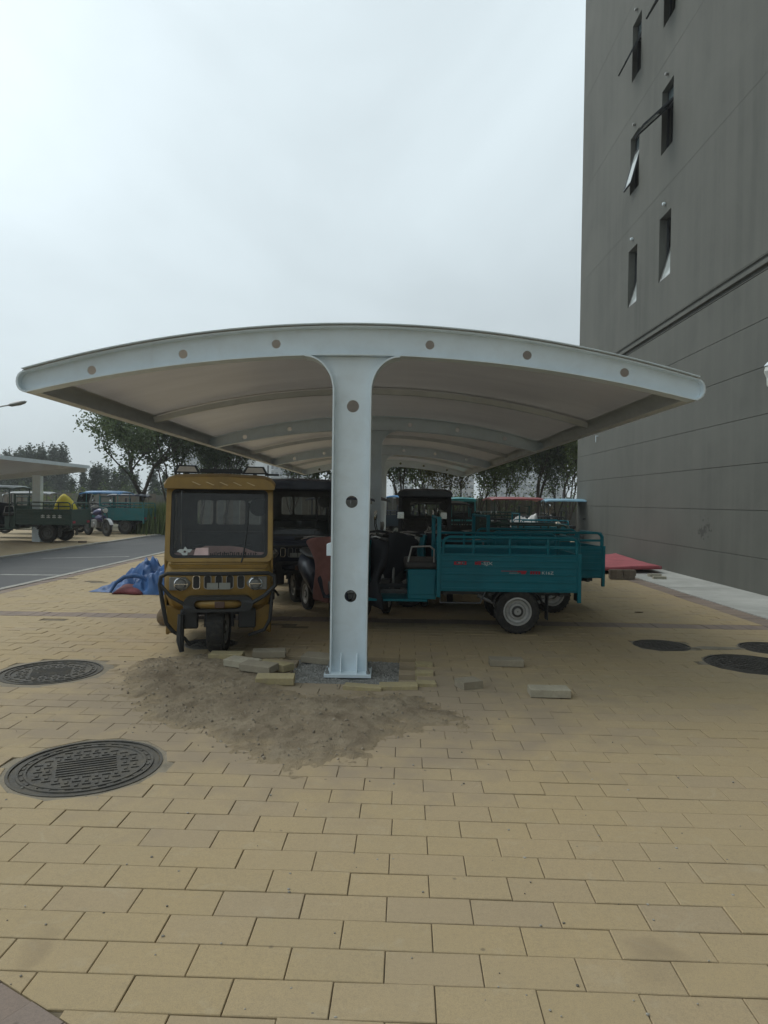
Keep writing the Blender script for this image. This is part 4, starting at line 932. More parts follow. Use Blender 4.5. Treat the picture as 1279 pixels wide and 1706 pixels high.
# enclosed cab trike -----------------------------------------------------------
def cab_trike(lab, loc, rz, cm, S=1, gold=False, steer=0, grp='enclosed cab trikes'):
    e = empty('cab_trike', loc, rz, lab, 'trike', grp, S)
    trim = BLACK
    def sec(z, w, y, dep, r=.09):
        return [(px_, y+py_, z) for px_, py_ in rrect(-w, 0, w, dep, r, 4)]
    nose = MB(); nose.loft([sec(.40, .40, .16, .3), sec(.47, .455, .08, .4), (sec(.60, .49, .055, .45)), sec(.76, .495, .07, .45), sec(.82, .485, .085, .45), sec(.885, .485, .11, .42)]); no = nose.build('nose_panel', cm, e)
    cr = MB(); cr.add([(-.45, .072, .845), (.45, .072, .845), (.42, .074, .81), (-.42, .074, .81), (-.45, .10, .85), (.45, .10, .85), (.42, .10, .80), (-.42, .10, .80)], [(0, 1, 2, 3), (4, 7, 6, 5), (0, 4, 5, 1), (1, 5, 6, 2), (2, 6, 7, 3), (3, 7, 4, 0)]); cr.build('crease_moulding', cm, no, smooth=0)
    # windshield frame, glass
    tl = lambda z: .11+(z-.885)*.22
    def quadbar(p, q, a, b): return [p, q, a, b]
    fr = MB()
    prism = MB().prism(rrect(-.485, .87, .485, 1.575, .05), [rrect(-.445, .905, .445, 1.545, .05)], -.02, .03)
    for v in prism.v: v.y += tl(v.z)
    prism.build('windshield_surround', cm, e)
    p2 = MB().prism(rrect(-.444, .906, .444, 1.544, .049), [rrect(-.415, .93, .415, 1.522, .04)], -.012, .012)
    for v in p2.v: v.y += tl(v.z)
    p2.build('windshield_seal', trim, e)
    gl = MB().add([(-.43, tl(.92), .92), (.43, tl(.92), .92), (.43, tl(1.53), 1.53), (-.43, tl(1.53), 1.53)], [(0, 1, 2, 3)]); gl.build('windshield', GLASS, e, smooth=0)
    # roof with front peak
    rf = MB(); rf.loft([[(x_*k, y_, z_+zz) for x_, zz in ((-.50, 0), (-.505, .03), (-.47, .075), (-.40, .10), (0, .115), (.40, .10), (.47, .075), (.505, .03), (.50, 0), (0, 0))] for y_, z_, k in ((.16, 1.548, 1.0), (.19, 1.565, 1.02), (.30, 1.585, 1.02), (1.0, 1.60, 1.02), (1.5, 1.58, 1.0))]); ro = rf.build('roof', cm, e)
    # flanks with door window
    for s in (1, -1):
        sd = MB().prism([(.16, .42), (1.48, .42), (1.48, 1.585), (.29, 1.585), (.135, .9)], [[(.36, .95), (.95, .95), (.95, 1.48), (.42, 1.48)]], s*.475, s*.495, 'yz'); sd.build('flank', cm, e, smooth=0)
        MB().box((s*.48-.004, .34, .93), (s*.48+.004, .97, 1.5)).build('door_window', GLASS, e, smooth=0)
        sk = MB().box((s*.40-.08, .16, .20), (s*.40+.08, .22, .46)).box((s*.47-.015, .2, .18), (s*.47+.015, 1.46, .43)); sk.build('skirt', cm, e, bevel=.01)
        MB().cyl((s*.50, .98, .80), (s*.515, .98, .80), .03).build('door_handle', trim, e)
    # back wall with windows, floor, seat
    bwl = MB().prism([(-.47, .42), (.47, .42), (.47, 1.575), (-.47, 1.575)], [rrect(-.30, 1.17, -.13, 1.44, .03), rrect(-.10, 1.17, .22, 1.44, .03), rrect(.25, 1.17, .40, 1.44, .03)], 1.42, 1.45); bwl.build('back_wall', pm('cab_lining', (.16, .155, .145), .8), e, smooth=0)
    MB().box((-.46, .2, .36), (.46, 1.46, .40)).build('cab_floor', trim, e)
    st = MB().box((-.42, .85, .40), (.42, 1.25, .68)).box((-.42, 1.2, .682), (.42, 1.34, 1.10)); st.build('driver_seat', SEAT, e, bevel=.03)
    MB().box((-.44, .22, .80), (.44, .42, .90)).build('dashboard', trim, e, bevel=.02)
    MB().tube([(-.28, .62, .98), (-.2, .52, 1.0), (0, .47, .98), (.2, .52, 1.0), (.28, .62, .98)], .014).build('handlebar', trim, e)
    # front wheel, fender, fork
    WYF = .20
    wh = wheel(e, (0, WYF, .245), .245, .165, 'x', steer=steer)
    fd = MB(); n = 7
    for a0 in (0,):
        vs = []
        for a in range(10, 150, 10):
            for i in range(n): u = i/(n-1)*2-1; rr = .275-.035*u*u; vs.append((u*.115, rr*math.cos(R_(a)), rr*math.sin(R_(a))))
        k = len(vs)//n; fd.add(vs, [(j*n+i, j*n+i+1, j*n+n+i+1, j*n+n+i) for j in range(k-1) for i in range(n-1)])
    fo = fd.build('front_fender', trim, e, loc=(0, WYF, .245)); fo.rotation_euler = (0, 0, steer); fo.modifiers.new('solid', 'SOLIDIFY').thickness = .006
    fk = MB()
    for x in (-.105, .105): fk.cyl((x*1.15, WYF, .245), (x, .26, .72), .02)
    fk.build('fork', DGREY, e)
    # lamps, slots, plate
    for s in (1, -1):
        h = MB().prism([(s*.44, .735), (s*.30, .735), (s*.265, .70), (s*.25, .675), (s*.265, .65), (s*.30, .615), (s*.44, .615)], [], .03, .07); ho = h.build('headlight', pm('lamp_housing', (.22, .22, .21), .4), e, bevel=.008)
        MB().lathe([(.0, -.03), (.035, -.027), (.053, -.012), (.055, .0), (0, .0)], (s*.335, .03, .675), 'y', 20).build('lens', pm('cab_lamp_lens', (.17, .17, .16), .2, dirt=.3), ho)
        MB().lathe([(.053, -.02), (.062, -.016), (.062, .0), (.053, .0)], (s*.335, .03, .675), 'y', 20).build('bezel', CHROME, ho); MB().box((s*.335-.053, -.004, .672), (s*.335+.053, .004, .678)).build('lens_bar', CHROME, ho)
    for i, x in enumerate((-.20, -.10, .0, .10, .20)):
        g = MB().prism(rrect(x-.028, .63, x+.028, .745, .02), [], .045, .06); go = g.build('grille_slot', trim, e)
        MB().prism(rrect(x-.034, .624, x+.034, .751, .024), [rrect(x-.028, .63, x+.028, .745, .02)], .04, .06).build('slot_trim', CHROME if i == 0 else STEEL, go)
    pl = pm('plate_grey', (.30, .31, .28), .5, dirt=.4); MB().box((-.105, .02, .622), (-.005, .03, .682)).box((.005, .02, .622), (.105, .03, .682)).build('number_plate', pl, e)
    # front guard tubes and lower bumper
    gb = MB(); gb.tube([(-.40, .03, .24), (-.46, .02, .32), (-.49, .0, .50), (-.515, -.01, .68), (-.505, -.01, .745), (-.45, -.015, .775), (0, -.03, .77), (.45, -.015, .775), (.505, -.01, .745), (.515, -.01, .66), (.42, -.03, .57), (.30, -.04, .50)], .019, 8)
    gb.tube([(-.515, -.01, .68), (-.42, -.03, .57), (-.30, -.04, .50)], .017, 8); gb.tube([(.49, .0, .60), (.47, .02, .34), (.42, .03, .24), (.28, .1, .18)], .017, 8); gb.tube([(-.40, .03, .24), (-.30, .06, .17), (-.25, .06, .10)], .016, 8); gb.build('guard_tube', trim, e)
    MB().prism(rrect(-.31, .425, .31, .565, .07), [rrect(-.21, .45, .21, .535, .04)], -.06, .08).build('bumper_shroud', trim, e, bevel=.012)
    bb = MB(); bb.loft([[(x, -.035+.03*abs(x/.2)**2-.03*math.cos(R_(a))*k, .4925+.042*math.sin(R_(a))*k) for a in range(0, 360, 30)] for x, k in ((-.21, .5), (-.16, .95), (0, 1), (.16, .95), (.21, .5))]); bb.build('bumper', cm, e)
    MB().box((-.03, -.075, .462), (.06, -.06, .523)).build('bumper_emblem', pm('emblem_brown', (.09, .05, .035), .5), e, bevel=.01)
    [MB().box((s*.26-.08, .03, .26), (s*.26+.08, .10, .44)).build('inner_guard', trim, e, bevel=.015) for s in (1, -1)]
    MB().tube([(-.33, .02, .40), (-.335, .0, .16), (-.32, .0, .06)], [.03, .035, .022]).build('side_flap', trim, e)
    # bed behind the cab
    bd = MB().box((-.50, 1.55, .45), (.50, 2.95, .48)).box((-.50, 1.55, .48), (-.48, 2.95, .85)).box((.48, 1.55, .48), (.50, 2.95, .85)).box((-.48, 2.93, .48), (.48, 2.95, .85)); bd.build('cargo_bed', cm, e, bevel=.005)
    MB().box((-.27, .3, .34), (-.2, 2.9, .44)).box((.2, .3, .34), (.27, 2.9, .44)).cyl((-.45, 2.2, .25), (.45, 2.2, .25), .035).build('chassis', DGREY, e)
    for s in (1, -1): wheel(e, (s*.43, 2.2, .25), .25, .13, 'x')
    # wiper, mirror
    MB().tube([(.20, tl(.86)-.03, .865), (.22, tl(.9)-.025, .93), (.26, tl(1.2)-.02, 1.24), (.265, tl(1.4)-.015, 1.42)], .007, 6).build('wiper', trim, e)
    MB().lathe([(0, -.012), (.085, -.012), (.09, 0), (.085, .01), (0, .01)], (.36, .44, 1.38), 'y', 20).build('interior_mirror', trim, e)
    if gold:
        lbm = MB(); yb = .36
        for s in (1, -1):
            lamp = MB().prism([(s*.32-.125, 1.70), (s*.32+.125, 1.70), (s*.32+.085, 1.775), (s*.32-.085, 1.775)], [], yb, yb+.06); lo = lamp.build('roof_lamp', trim, e, bevel=.006)
            MB().prism([(s*.32-.095, 1.713), (s*.32+.095, 1.713), (s*.32+.068, 1.762), (s*.32-.068, 1.762)], [], yb-.004, yb+.005).build('lamp_glass', pm('roof_lamp_glass', (.45, .40, .34), .3, dirt=.4), lo, smooth=0)
            MB().box((s*.32-.02, yb+.01, 1.66), (s*.32+.02, yb+.05, 1.705)).build('lamp_foot', trim, lo)
        MB().box((-.2, yb+.01, 1.705), (.2, yb+.05, 1.745)).build('lamp_bar', trim, e, bevel=.006)
        MB().cyl((.45, .6, 1.66), (.45, .6, 1.80), .006, n=6).box((.42, .58, 1.695), (.56, .62, 1.715)).build('antenna', trim, e)
        pz = pm('pale_gold_chevron', (.52, .40, .20), .4)
        for k in range(5):
            x = -.26+k*.125; cv = MB(); cv.add([(x, .148, 1.612), (x+.015, .148, 1.614), (x+.085, .146, 1.585), (x+.07, .146, 1.582), (x, .19, 1.612), (x+.015, .19, 1.614), (x+.085, .19, 1.585), (x+.07, .19, 1.582)], [(0, 1, 2, 3), (0, 4, 5, 1), (1, 5, 6, 2), (2, 6, 7, 3), (3, 7, 4, 0)])
            cv.build('chevron', pz, ro, smooth=0)
        # pink banner with dark script along the foot of the glass
        pk = pm('pink_banner', (.6, .36, .35), .8, dirt=.3, dirtc=(.3, .24, .22)); pk2 = pm('pale_pink_banner', (.75, .55, .54), .8)
        def onglass(mb):
            for v in mb.v: v.y += tl(v.z)
            return mb
        onglass(MB().prism([(-.43, .915), (.43, .915), (.43, .955), (.33, .96), (.22, 1.0), (.10, 1.015), (-.13, 1.015), (-.2, .985), (-.43, .945)], [], .004, .010)).build('banner', pk, e, smooth=0)
        onglass(MB().prism([(-.235, .918), (-.10, .918), (-.10, 1.0), (-.215, .995)], [], -.002, .004)).build('banner_panel', pk2, e, smooth=0)
        onglass(MB().prism([(-.385, .965), (-.36, .985), (-.325, .985), (-.31, 1.01), (-.29, .985), (-.245, .985), (-.265, .955), (-.285, .955), (-.29, .93), (-.325, .92), (-.345, .95)], [circ(-.312, .962, .012, 8)], -.006, -.001)).build('winged_emblem', WHT, e, smooth=0)
        sc = MB(); r2 = random.Random(4); x = -.085
        while x < .34:
            hh = r2.uniform(.022, .038); w_ = r2.uniform(.006, .011); sc.box((x, -.006, .925), (x+w_, -.001, .925+hh))
            if r2.random() < .6: zz = .925+r2.choice((0, hh*.5, hh-.006)); sc.box((x+w_, -.006, zz), (x+w_+.013, -.001, zz+.006))
            x += w_+r2.uniform(.008, .016)
        onglass(sc).build('banner_script', pm('black_ink', (.03, .025, .025), .7), e, smooth=0)
    return e
GOLD = pm('bronze_gold_paint', (.285, .175, .04), .35, .4, var=.16, scale=2.5, dirt=.42, dirtc=(.13, .095, .05), coat=.25)
gt = cab_trike('golden brown enclosed trike facing the camera left of the post', (-1.575, 6.25, 0), R_(11.5), GOLD, gold=True, steer=R_(-8))
cab_trike('navy cab trike parked deep behind the golden one', (-1.30, 9.55, 0), R_(6), NAVY, S=1.04, steer=R_(15))
cab_trike('charcoal cab trike with dark roof right of the rear posts', (.62, 12.6, 0), R_(-3), DGREY, S=1.0, steer=R_(-12))
cab_trike('small teal cab trike far back under the carport end', (2.62, 24.6, 0), R_(6), TEALB, S=.95, steer=R_(8))
cargo_trike('red roofed trike far back beside the small teal cab', (3.6, 23.2, 0), R_(8), GREEN, 1.05, RED, (-.35, 1.5), 1.50, True)
cargo_trike('pale blue roofed trike with white windscreen near the tower wall', (4.65, 21.9, 0), R_(-5), DGREY, .95, PALEB, (.2, 1.75), 1.62, True)
cargo_trike('open teal cargo trike in front of the pale blue roof', (4.35, 19.6, 0), math.pi+R_(3), TEAL, .9)
cargo_trike('blue roofed trike glimpsed just right of the rear posts', (-.1, 27.2, 0), R_(40), NAVY, 1.0, BLUE, (.2, 1.7), 1.62)
cargo_trike('dark green open trike standing behind the two teal ones', (2.45, 12.4, 0), math.pi+R_(-5), GREEN, 1.0, rimm=DRIM)
cargo_trike('charcoal trike with low grey roof deep under the carport, right half', (2.0, 16.2, 0), math.pi+R_(10), DGREY, 1.0, DGREY, (.3, 1.7), 1.42, rimm=DRIM)
cargo_trike('navy open trike left of the posts deep under the carport', (-1.9, 15.2, 0), R_(-14), NAVY, 1.0, NAVY, (.2, 1.8), 1.5, rimm=DRIM)
# across the road
def pale_marks(e, y):
    m = MB()
    for k in range(4):
        x = .1-k*.155; m.box((x-.05, y, .66), (x+.05, y+.002, .69)); m.box((x-.05, y, .71), (x+.05, y+.002, .73)); m.box((x-.012, y, .655), (x+.012, y+.002, .745))
    m.build('pale_lettering', WHT, e)
cargo_trike('dark green cargo trike at the left edge carrying the yellow sack', (-10.75, 21.9, 0), math.pi+R_(-3), GREEN, 1.18, GREEN, (.95, 2.3), 1.45, marks=pale_marks, apron=DARKFAB, rimm=DRIM)
cargo_trike('dark green trike behind the sack laden one, only its tail showing', (-12.0, 24.0, 0), math.pi+R_(6), GREEN, 1.12, rimm=DRIM)
cargo_trike('teal cargo trike with blue roof across the road', (-10.45, 27.4, 0), math.pi+R_(-4), paint('mid_teal_enamel', (.01, .15, .155)), 1.15, BLUE, (.15, 1.6), 1.42, True, rimm=DRIM)

cargo_trike('grey roofed trike under the far end of the left carport', (-12.9, 26.6, 0), math.pi+R_(8), DGREY, 1.1, paint('grey_roof_vinyl', (.2, .21, .21)), (.2, 1.7), 1.42, rimm=DRIM)
cargo_trike('dark trike parked between the motorcycle and the blue roof', (-12.3, 29.2, 0), R_(12), NAVY, 1.1, NAVY, (.2, 1.7), 1.4, rimm=DRIM)
# scooters ----------------------------------------------------------------------
def scooter(lab, loc, rz, body, apron=None, lean=0, grp='parked electric scooters', name='scooter', mirror=True):
    e = empty(name, loc, rz, lab, 'scooter', grp); e.rotation_euler = (lean, 0, rz)
    for x in (.60, -.58): wheel(e, (x, 0, .21), .21, .09, n=20)
    bd = MB(); bd.loft([[(x, w_*math.cos(R_(a)), z+h*math.sin(R_(a))) for a in range(0, 360, 30)] for x, w_, z, h in ((-.78, .06, .68, .05), (-.6, .14, .60, .14), (-.3, .16, .52, .19), (-.08, .15, .42, .16), (.0, .13, .32, .07), (.3, .14, .30, .05), (.42, .12, .34, .06))]); bd.build('body', body, e)
    sh_ = MB(); sh_.loft([[(x+.05*math.cos(R_(a)), w_*math.sin(R_(a)), z) for a in range(0, 360, 30)] for x, w_, z in ((.46, .13, .30), (.43, .19, .50), (.38, .18, .72), (.33, .12, .88), (.31, .08, .97))]); sh_.build('front_shield', body, e)
    MB().loft([[(x, w_*math.cos(R_(a)), z+.045*math.sin(R_(a))) for a in range(0, 360, 30)] for x, w_, z in ((-.72, .08, .78), (-.55, .13, .78), (-.2, .14, .75), (.0, .09, .74))]).build('seat', SEAT, e)
    fk = MB()
    for y in (-.07, .07): fk.cyl((.60, y, .21), (.46, y, .62), .018)
    fk.build('fork', STEEL, e)
    MB().ribbon([(.60+.245*math.cos(R_(a)), .21+.245*math.sin(R_(a))) for a in range(10, 160, 15)], -.06, .06, .006).build('front_mudguard', body, e)
    hb = MB().tube([(.22, .34, 1.0), (.29, .2, 1.02), (.32, 0, 1.0), (.29, -.2, 1.02), (.22, -.34, 1.0)], .012).build('handlebar', STEEL, e)
    for s in (1, -1):
        MB().cyl((.235, s*.31, 1.003), (.18, s*.40, .99), .018).build('grip', BLACK, hb); MB().tube([(.29, s*.25, 1.02), (.30, s*.29, 1.0), (.30, s*.36, .985)], .005).build('brake_lever', CHROME, hb)
        if mirror:
            mi = MB().tube([(.28, s*.22, 1.02), (.29, s*.27, 1.15), (.29, s*.31, 1.22)], .006).build('mirror', BLACK, e); MB().box((.285, s*.31-.045, 1.21), (.30, s*.31+.045, 1.30)).build('mirror_glass', MIRROR, mi)
    MB().lathe([(0, -.04), (.05, -.03), (.07, .02), (0, .03)], (.38, 0, .94), 'x', 14).build('headlight', LENS, e)
    if apron:
        ap = MB(); n, mrow = 13, 12; vs = []
        for j in range(mrow):
            t = j/(mrow-1); z = 1.04-.80*t
            for i in range(n):
                u = i/(n-1)*2-1; w_ = .36-.14*math.sin(t*2.2)+.04*math.sin(3*t+u)-.06*t; vs.append((.46+.06*math.sin(t*3)-.16*u*u*(1-.3*t)+.02*math.sin(7*u+5*t), u*w_+.02*math.sin(6*t), z-.09*abs(u)**3*(1-t)+.015*math.sin(5*u)))
        ap.add(vs, [(j*n+i, j*n+i+1, j*n+n+i+1, j*n+n+i) for j in range(mrow-1) for i in range(n-1)]); ao = ap.build('windproof_apron', apron, e, smooth=60); ao.modifiers.new('solid', 'SOLIDIFY').thickness = .035; ao.modifiers.new('sub', 'SUBSURF').levels = 1; ao.modifiers['sub'].render_levels = 1
    MB().tube([(-.05, .1, .25), (-.08, .2, .02)], .012).build('kick_stand', STEEL, e)
    return e
PINK = pm('pink_quilt', (.36, .175, .16), .85, var=.2, scale=6, dirt=.3, dirtc=(.2, .13, .11), bs=.5, bscale=30)
scooter('scooter wearing a pink windproof quilt, left of the front post', (-.86, 8.55, 0), R_(-66), NAVY, PINK, mirror=False)
scooter('dark scooter with black quilt just right of the front post', (.06, 9.45, 0), R_(-100), DGREY, DARKFAB, mirror=False)
scooter('dark scooter with bright mirror left of the teal seat box', (.42, 10.1, 0), R_(-85), NAVY, DARKFAB)
scooter('dark scooter behind the teal bed front post', (.92, 10.5, 0), R_(-95), DGREY, DARKFAB, mirror=False)
scooter('dark scooter in the shade between the front and second post', (-.28, 10.2, 0), R_(-88), DGREY, DARKFAB, mirror=False)

def motorcycle(lab, loc, rz, cm):
    e = empty('motorcycle', loc, rz, lab, 'motorcycle')
    for x in (.72, -.62): wheel(e, (x, 0, .31), .31, .11, rim=DRIM)
    fr = MB(); fr.tube([(.45, 0, .95), (.2, 0, .75), (-.2, 0, .62), (-.7, 0, .72)], .025); fr.tube([(.42, 0, .85), (.25, 0, .35), (-.25, 0, .30), (-.25, 0, .62)], .025); fr.tube([(-.25, .09, .32), (-.62, .09, .31)], .02); fr.build('frame', DGREY, e)
    MB().box((-.18, -.14, .30), (.24, .14, .60)).lathe([(0, -.16), (.1, -.16), (.1, .16), (0, .16)], (.02, 0, .40), 'y', 14).build('engine', STEEL, e, bevel=.02)
    MB().loft([[(x, w_*math.cos(R_(a)), z+h*math.sin(R_(a))) for a in range(0, 360, 30)] for x, w_, z, h in ((-.18, .08, .82, .06), (.0, .15, .86, .12), (.25, .16, .90, .13), (.42, .08, .92, .07))]).build('fuel_tank', cm, e)
    MB().loft([[(x, w_*math.cos(R_(a)), z+.05*math.sin(R_(a))) for a in range(0, 360, 30)] for x, w_, z in ((-.85, .07, .88), (-.5, .13, .84), (-.12, .11, .82))]).build('seat', SEAT, e)
    fk = MB()
    for y in (-.09, .09): fk.cyl((.72, y, .31), (.47, y, 1.02), .022)
    fk.build('fork', DGREY, e)
    MB().tube([(.28, .38, 1.10), (.40, .25, 1.12), (.45, 0, 1.06), (.40, -.25, 1.12), (.28, -.38, 1.10)], .013).build('handlebar', STEEL, e)
    for s in (1, -1): mi = MB().tube([(.38, s*.24, 1.12), (.38, s*.32, 1.28)], .006).build('mirror', BLACK, e); MB().lathe([(0, -.01), (.055, -.01), (.055, .01), (0, .01)], (.38, s*.34, 1.31), 'x', 12).build('mirror_glass', MIRROR, mi)
    MB().ribbon([(.72+.35*math.cos(R_(a)), .31+.35*math.sin(R_(a))) for a in range(20, 140, 12)], -.07, .07, .008).build('front_mudguard', pm('white_mudguard', (.6, .6, .6), .4), e); MB().ribbon([(-.62+.36*math.cos(R_(a)), .31+.36*math.sin(R_(a))) for a in range(40, 180, 12)], -.08, .08, .008).build('rear_mudguard', cm, e)
    MB().lathe([(0, -.06), (.07, -.05), (.095, .03), (0, .05)], (.58, 0, .95), 'x', 16).build('headlight', LENS, e)
    MB().loft([[(x, w_*math.sin(R_(a))*1., .66+h*math.cos(R_(a))) for a in range(0, 360, 30)] for x, w_, h in ((.1, .17, .05), (.3, .19, .17), (.48, .12, .10))]).build('fairing', cm, e)
motorcycle('black and violet blue motorcycle across the road', (-11.1, 25.7, 0), R_(-38), pm('violet_blue_paint', (.035, .03, .12), .35, coat=.4))

# ================================================================== soft things
def heap(name, m, lab, cat, c, rx, ry, h, seed, st=.03, folds=1.0, rz=0, extra=None):
    mb = MB(); nx, ny = int(2.4*rx/st), int(2.4*ry/st); idx = {}; zz = {}
    for j in range(ny+1):
        for i in range(nx+1):
            x, y = -1.2*rx+i*st, -1.2*ry+j*st; r_ = math.hypot(x/rx, y/ry); r_ += .16*noise.noise((x*2.4/rx, y*2.4/ry, seed))
            f = max(0, 1-max(0, r_)**2.2)
            n1 = noise.noise((x*2.6+seed, y*2.6, seed)); n2 = abs(noise.noise((x*4.2+y*2.5, y*3.4-x*1.6, seed+3))); n3 = abs(noise.noise((x*9+y*4, y*8, seed+7)))
            z = h*(f**.55)*(.72+.55*n1)+folds*(.11*(.5-n2*1.9)+.035*(.5-n3*2))*min(1, f*2.2)
            if extra: z = extra(x, y, z, f)
            zz[i, j] = z if f > 0 else -.05
    for j in range(ny):
        for i in range(nx):
            if max(zz[i, j], zz[i+1, j], zz[i, j+1], zz[i+1, j+1]) > -.005 and sum(zz[a] > -.04 for a in ((i, j), (i+1, j), (i, j+1), (i+1, j+1))) >= 2:
                q = []
                for a in ((i, j), (i+1, j), (i+1, j+1), (i, j+1)):
                    if a not in idx: idx[a] = len(mb.v); mb.v.append(Vector((-1.2*rx+a[0]*st, -1.2*ry+a[1]*st, max(.004, zz[a]))))
                    q.append(idx[a])
                mb.f.append(tuple(q))
    o = mb.build(name, m, None, smooth=75, loc=c); o.rotation_euler = (0, 0, rz); return tag(o, lab, cat)
TARP = pm('blue_tarpaulin', (.016, .08, .235), .45, var=.35, scale=5, dirt=.25, dirtc=(.10, .19, .30), bs=.25, bscale=150)
def tarp_h(x):
    k = [(-.75, 0), (-.60, .07), (-.38, .17), (-.15, .33), (.06, .53), (.16, .55), (.27, .43), (.38, .44), (.6, .42), (.8, .30), (.95, 0)]
    for (a, b), (c, d) in zip(k[:-1], k[1:]):
        if a <= x <= c: t = (x-a)/(c-a); t = t*t*(3-2*t); return b+(d-b)*t
    return 0
def tarp_shape(x, y, z, f):
    wdt = .30+.22*min(1, max(0, (x+.75)/.6)); g = max(0, 1-abs((y+.05*math.sin(5*x))/wdt)**1.7)
    n2 = abs(noise.noise((x*3.4+y*2.6, y*3.0-x*2.2, 4.4))); n3 = abs(noise.noise((x*8+y*6, y*7-x*3, 9.1))); n4 = noise.noise((x*20, y*20, 2))
    h = tarp_h(x)*g**.62
    h *= .86
    return h+(.26*(.22-n2)+.17*(.2-n3)+.02*n4)*min(1, h*5) if h > 0 else -.05
tp = heap('tarpaulin', TARP, 'crumpled blue tarpaulin heap left of the golden trike', 'tarpaulin', (-3.88, 10.75, 0), 1.0, .70, .50, 2.3, .018, 1.0, 0, tarp_shape)
REDL = pm('dark_red_lining', (.13, .025, .03), .75, var=.3, scale=6, bs=.3)
rl = MB(); vs = []; n, mr = 18, 7
for j in range(mr):
    for i in range(n):
        u = i/(n-1); t = j/(mr-1); x = -.28+.46*u; hh = (.03+.11*math.sin(math.pi*min(1, u*1.02))**.7)*(1+.08*math.sin(9*u))
        vs.append((x, -.58-.035*math.sin(t*math.pi)+.20*t*t+.03*math.sin(6*u), .006+hh*t))
rl.add(vs, [(j*n+i, j*n+i+1, j*n+n+i+1, j*n+n+i) for j in range(mr-1) for i in range(n-1)]); ro_ = rl.build('red_lining', REDL, tp, smooth=75); ro_.modifiers.new('solid', 'SOLIDIFY').thickness = .012
rl = MB(); rl.tube([(-.31, -.57, .03), (-.25, -.50, .17), (-.15, -.44, .25), (.0, -.40, .27), (.12, -.39, .24), (.22, -.40, .14)], [.02, .03, .035, .035, .03, .02], 8).build('rolled_edge', TARP, tp)
MB().loft([[(-.43+x, -.2+.05*math.cos(R_(a)), .045+.045*math.sin(R_(a))) for a in range(0, 360, 45)] for x in (0, .03, .1, .13)]).build('red_corner', REDL, tp)
# yellow sack on the green trike
def sack(lab, m, c, rx, ry, h, seed, lean=0, cat='sack', name='sack'):
    mb = MB(); secs = []
    for k in range(13):
        t = k/12; prof = (math.sin(math.pi*min(1, .12+.88*t))**.45 if t < .75 else .78*(1-(t-.75)/.25)**.7*.9+.1) * (1-.25*t)
        secs.append([(rx*prof*math.cos(a)*(1+.12*noise.noise((math.cos(a)*1.4, math.sin(a)*1.4, t*3+seed)))+lean*t*h, ry*prof*math.sin(a)*(1+.12*noise.noise((math.cos(a)*1.4, math.sin(a)*1.4, t*3+seed+5))), h*t) for a in [i*2*math.pi/20 for i in range(20)]])
    mb.loft(secs); o = mb.build(name, m, None, smooth=75, loc=c); return tag(o, lab, cat)
sack('bright yellow sack standing on the dark green trike bed', pm('yellow_woven_plastic', (.62, .52, .025), .6, var=.2, bs=.3), (-10.40, 21.9, .585), .40, .34, .95, 1.0, -.14)
sack('beige sack lying in the open teal cargo trike', pm('beige_cloth', (.42, .36, .28), .9, bs=.3), (4.72, 19.6, .45), .24, .3, .48, 4.0, .1)
wc = heap('dust_sheet', pm('white_sheet', (.62, .62, .60), .8, var=.08), 'white crumpled sheet over a load beside the red roof', 'sheet', (4.05, 21.0, 0), .5, .5, 1.2, 6.1, .04, .6, 0, lambda x, y, z, f: (1.0+.25*x-.3*abs(noise.noise((x*5, y*5, 3)))+.2*noise.noise((x*3, y*9, 8)))*min(1, f*2.2)**.4 if f > 0 else -.05)
bn = sack('brown sack slumped on the paving behind the golden wheel', pm('brown_sack', (.15, .105, .06), .95, dirt=.4, bs=.5, bscale=40), (-2.52, 7.85, 0), .19, .17, .24, 7.0, .0)
# red mat lying on the apron
MATM = pm('faded_red_mat', (.36, .085, .10), .8, var=.2, scale=3, dirt=.35, dirtc=(.30, .16, .15), bs=.2)
mb = MB(); n = 26; vs = []
ma, mb_, mc, md = G(935, 957), G(1102, 956), G(1062, 932), G(960, 936)
mc.x = min(mc.x, 5.95); mb_.x = min(mb_.x, 5.75)
for j in range(n+1):
    for i in range(n+1):
        u, t = i/n, j/n; p = ma.lerp(mb_, u).lerp(md.lerp(mc, u), t); vs.append((p.x, p.y, .085+.012*math.sin(u*9+t*4)+.010*noise.noise((u*5, t*6, 2))))
mb.add(vs, [(j*(n+1)+i, j*(n+1)+i+1, (j+1)*(n+1)+i+1, (j+1)*(n+1)+i) for j in range(n) for i in range(n)])
mo = tag(mb.build('red_mat', MATM, smooth=60), 'folded faded red mat lying beside the grey wall', 'mat'); sm = mo.modifiers.new('solid', 'SOLIDIFY'); sm.thickness = .07; sm.offset = -1
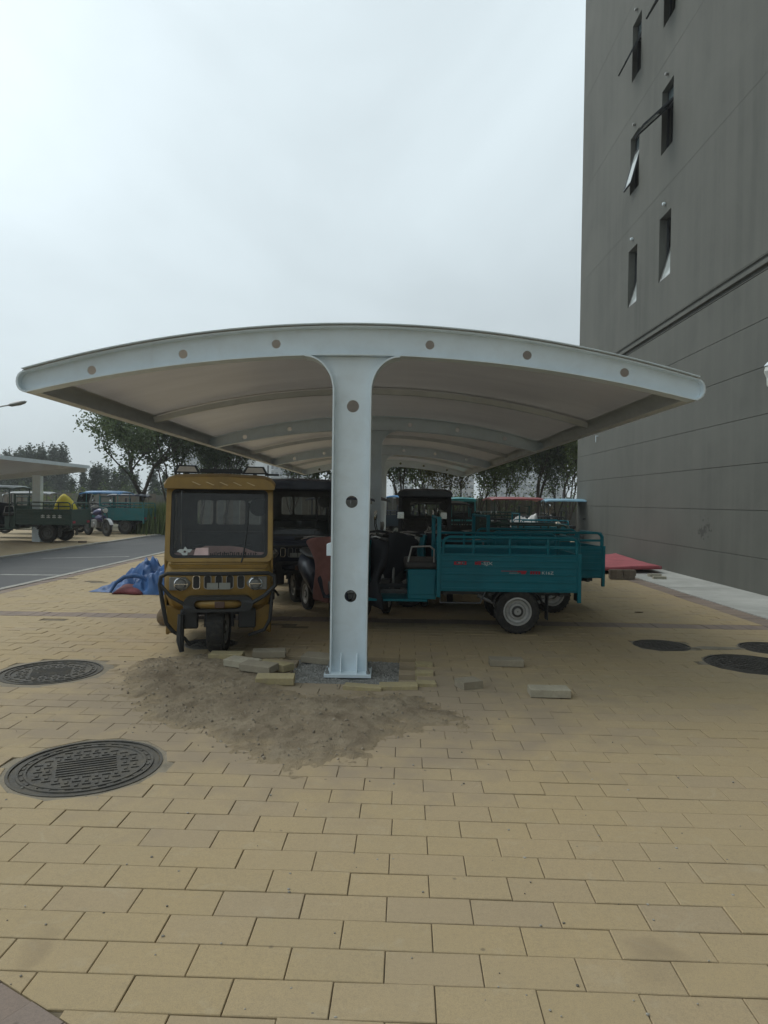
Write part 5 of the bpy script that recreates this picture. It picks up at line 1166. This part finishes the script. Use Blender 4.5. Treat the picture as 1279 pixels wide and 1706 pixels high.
# brick pile beside the mat
OLD = pm('old_brown_brick', (.155, .125, .095), .95, var=.3, scale=10, dirt=.5, dirtc=(.23, .2, .16), bs=.6, bscale=40)
ome = MB().box((-.12, -.06, 0), (.12, .06, .056)).mesh('old_brick', 0); ome.materials.append(OLD)
p0 = G(1037, 966)
NMS = ('left', 'right')
for k in range(3):
    for q_ in range(2):
        lab = '%s brown brick in the %s layer of the pile before the red mat' % (NMS[q_], ('bottom', 'middle', 'top')[k])
        o = inst('old_brick', ome, None, (p0.x-.11+q_*.245+rnd.gauss(0, .008), p0.y+.08, .014+k*.058), (0, 0, rnd.gauss(0, .05))); tag(o, lab, 'brick', 'brown bricks piled before the red mat')
pale = MB().box((-.12, -.06, 0), (.12, .06, .05)).mesh('pale_brick', 0); pale.materials.append(lpm('pale_block', (.36, .34, .27)))
for x, y, z, a, lab in ((1092, 962, .014, .1, 'left pale block lying on the apron beside the red mat'), (1100, 966, .014, -.1, 'front pale block lying on the apron beside the red mat')):
    p = G(x, y); o = inst('pale_brick', pale, None, (p.x, p.y+.06, z), (0, 0, a)); tag(o, lab, 'brick')
p = G(137, 904); o = inst('brick_piece', ome, None, (p.x, p.y, .0), (0, 0, .2)); tag(o, 'lone brown brick on the far paving before the motorcycle', 'brick')
p = G(78, 903); mb = MB(); vs, fs = stone_me[2]; mb.add(vs, fs, Matrix.Scale(.14, 4)); o = tag(mb.build('stone', pm('pale_stone', (.34, .33, .28), .95), smooth=60, loc=(p.x, p.y-.1, .06)), 'pale stone chocking the dark green trike wheel', 'stone')
lf = MB(); vs, fs = stone_me[1]; lf.add(vs, fs, Matrix.Diagonal((.07, .03, .012, 1))); p = G(1063, 1021); tag(lf.build('dry_leaf', pm('dry_leaf', (.10, .07, .035), .9), loc=(p.x, p.y, .01)), 'dark dry leaf on the paving right of the teal trike', 'leaf')

# ================================================================== haze
def hazemat():
    m = bpy.data.materials.new('haze'); m.use_nodes = True; t = m.node_tree; t.nodes.clear(); o = N(t, 'ShaderNodeOutputMaterial')
    v = N(t, 'ShaderNodeVolumePrincipled'); v.inputs['Color'].default_value = (.97, .99, 1, 1); v.inputs['Density'].default_value = HAZE; v.inputs['Anisotropy'].default_value = .0
    t.links.new(v.outputs[0], o.inputs['Volume']); return m
HAZE = .0015
hz = MB().box((-385, -385, -1.1), (385, 385, 32)).build('haze', hazemat(), smooth=0); tag(hz, 'thin pale haze filling the air', 'haze', kind='stuff')
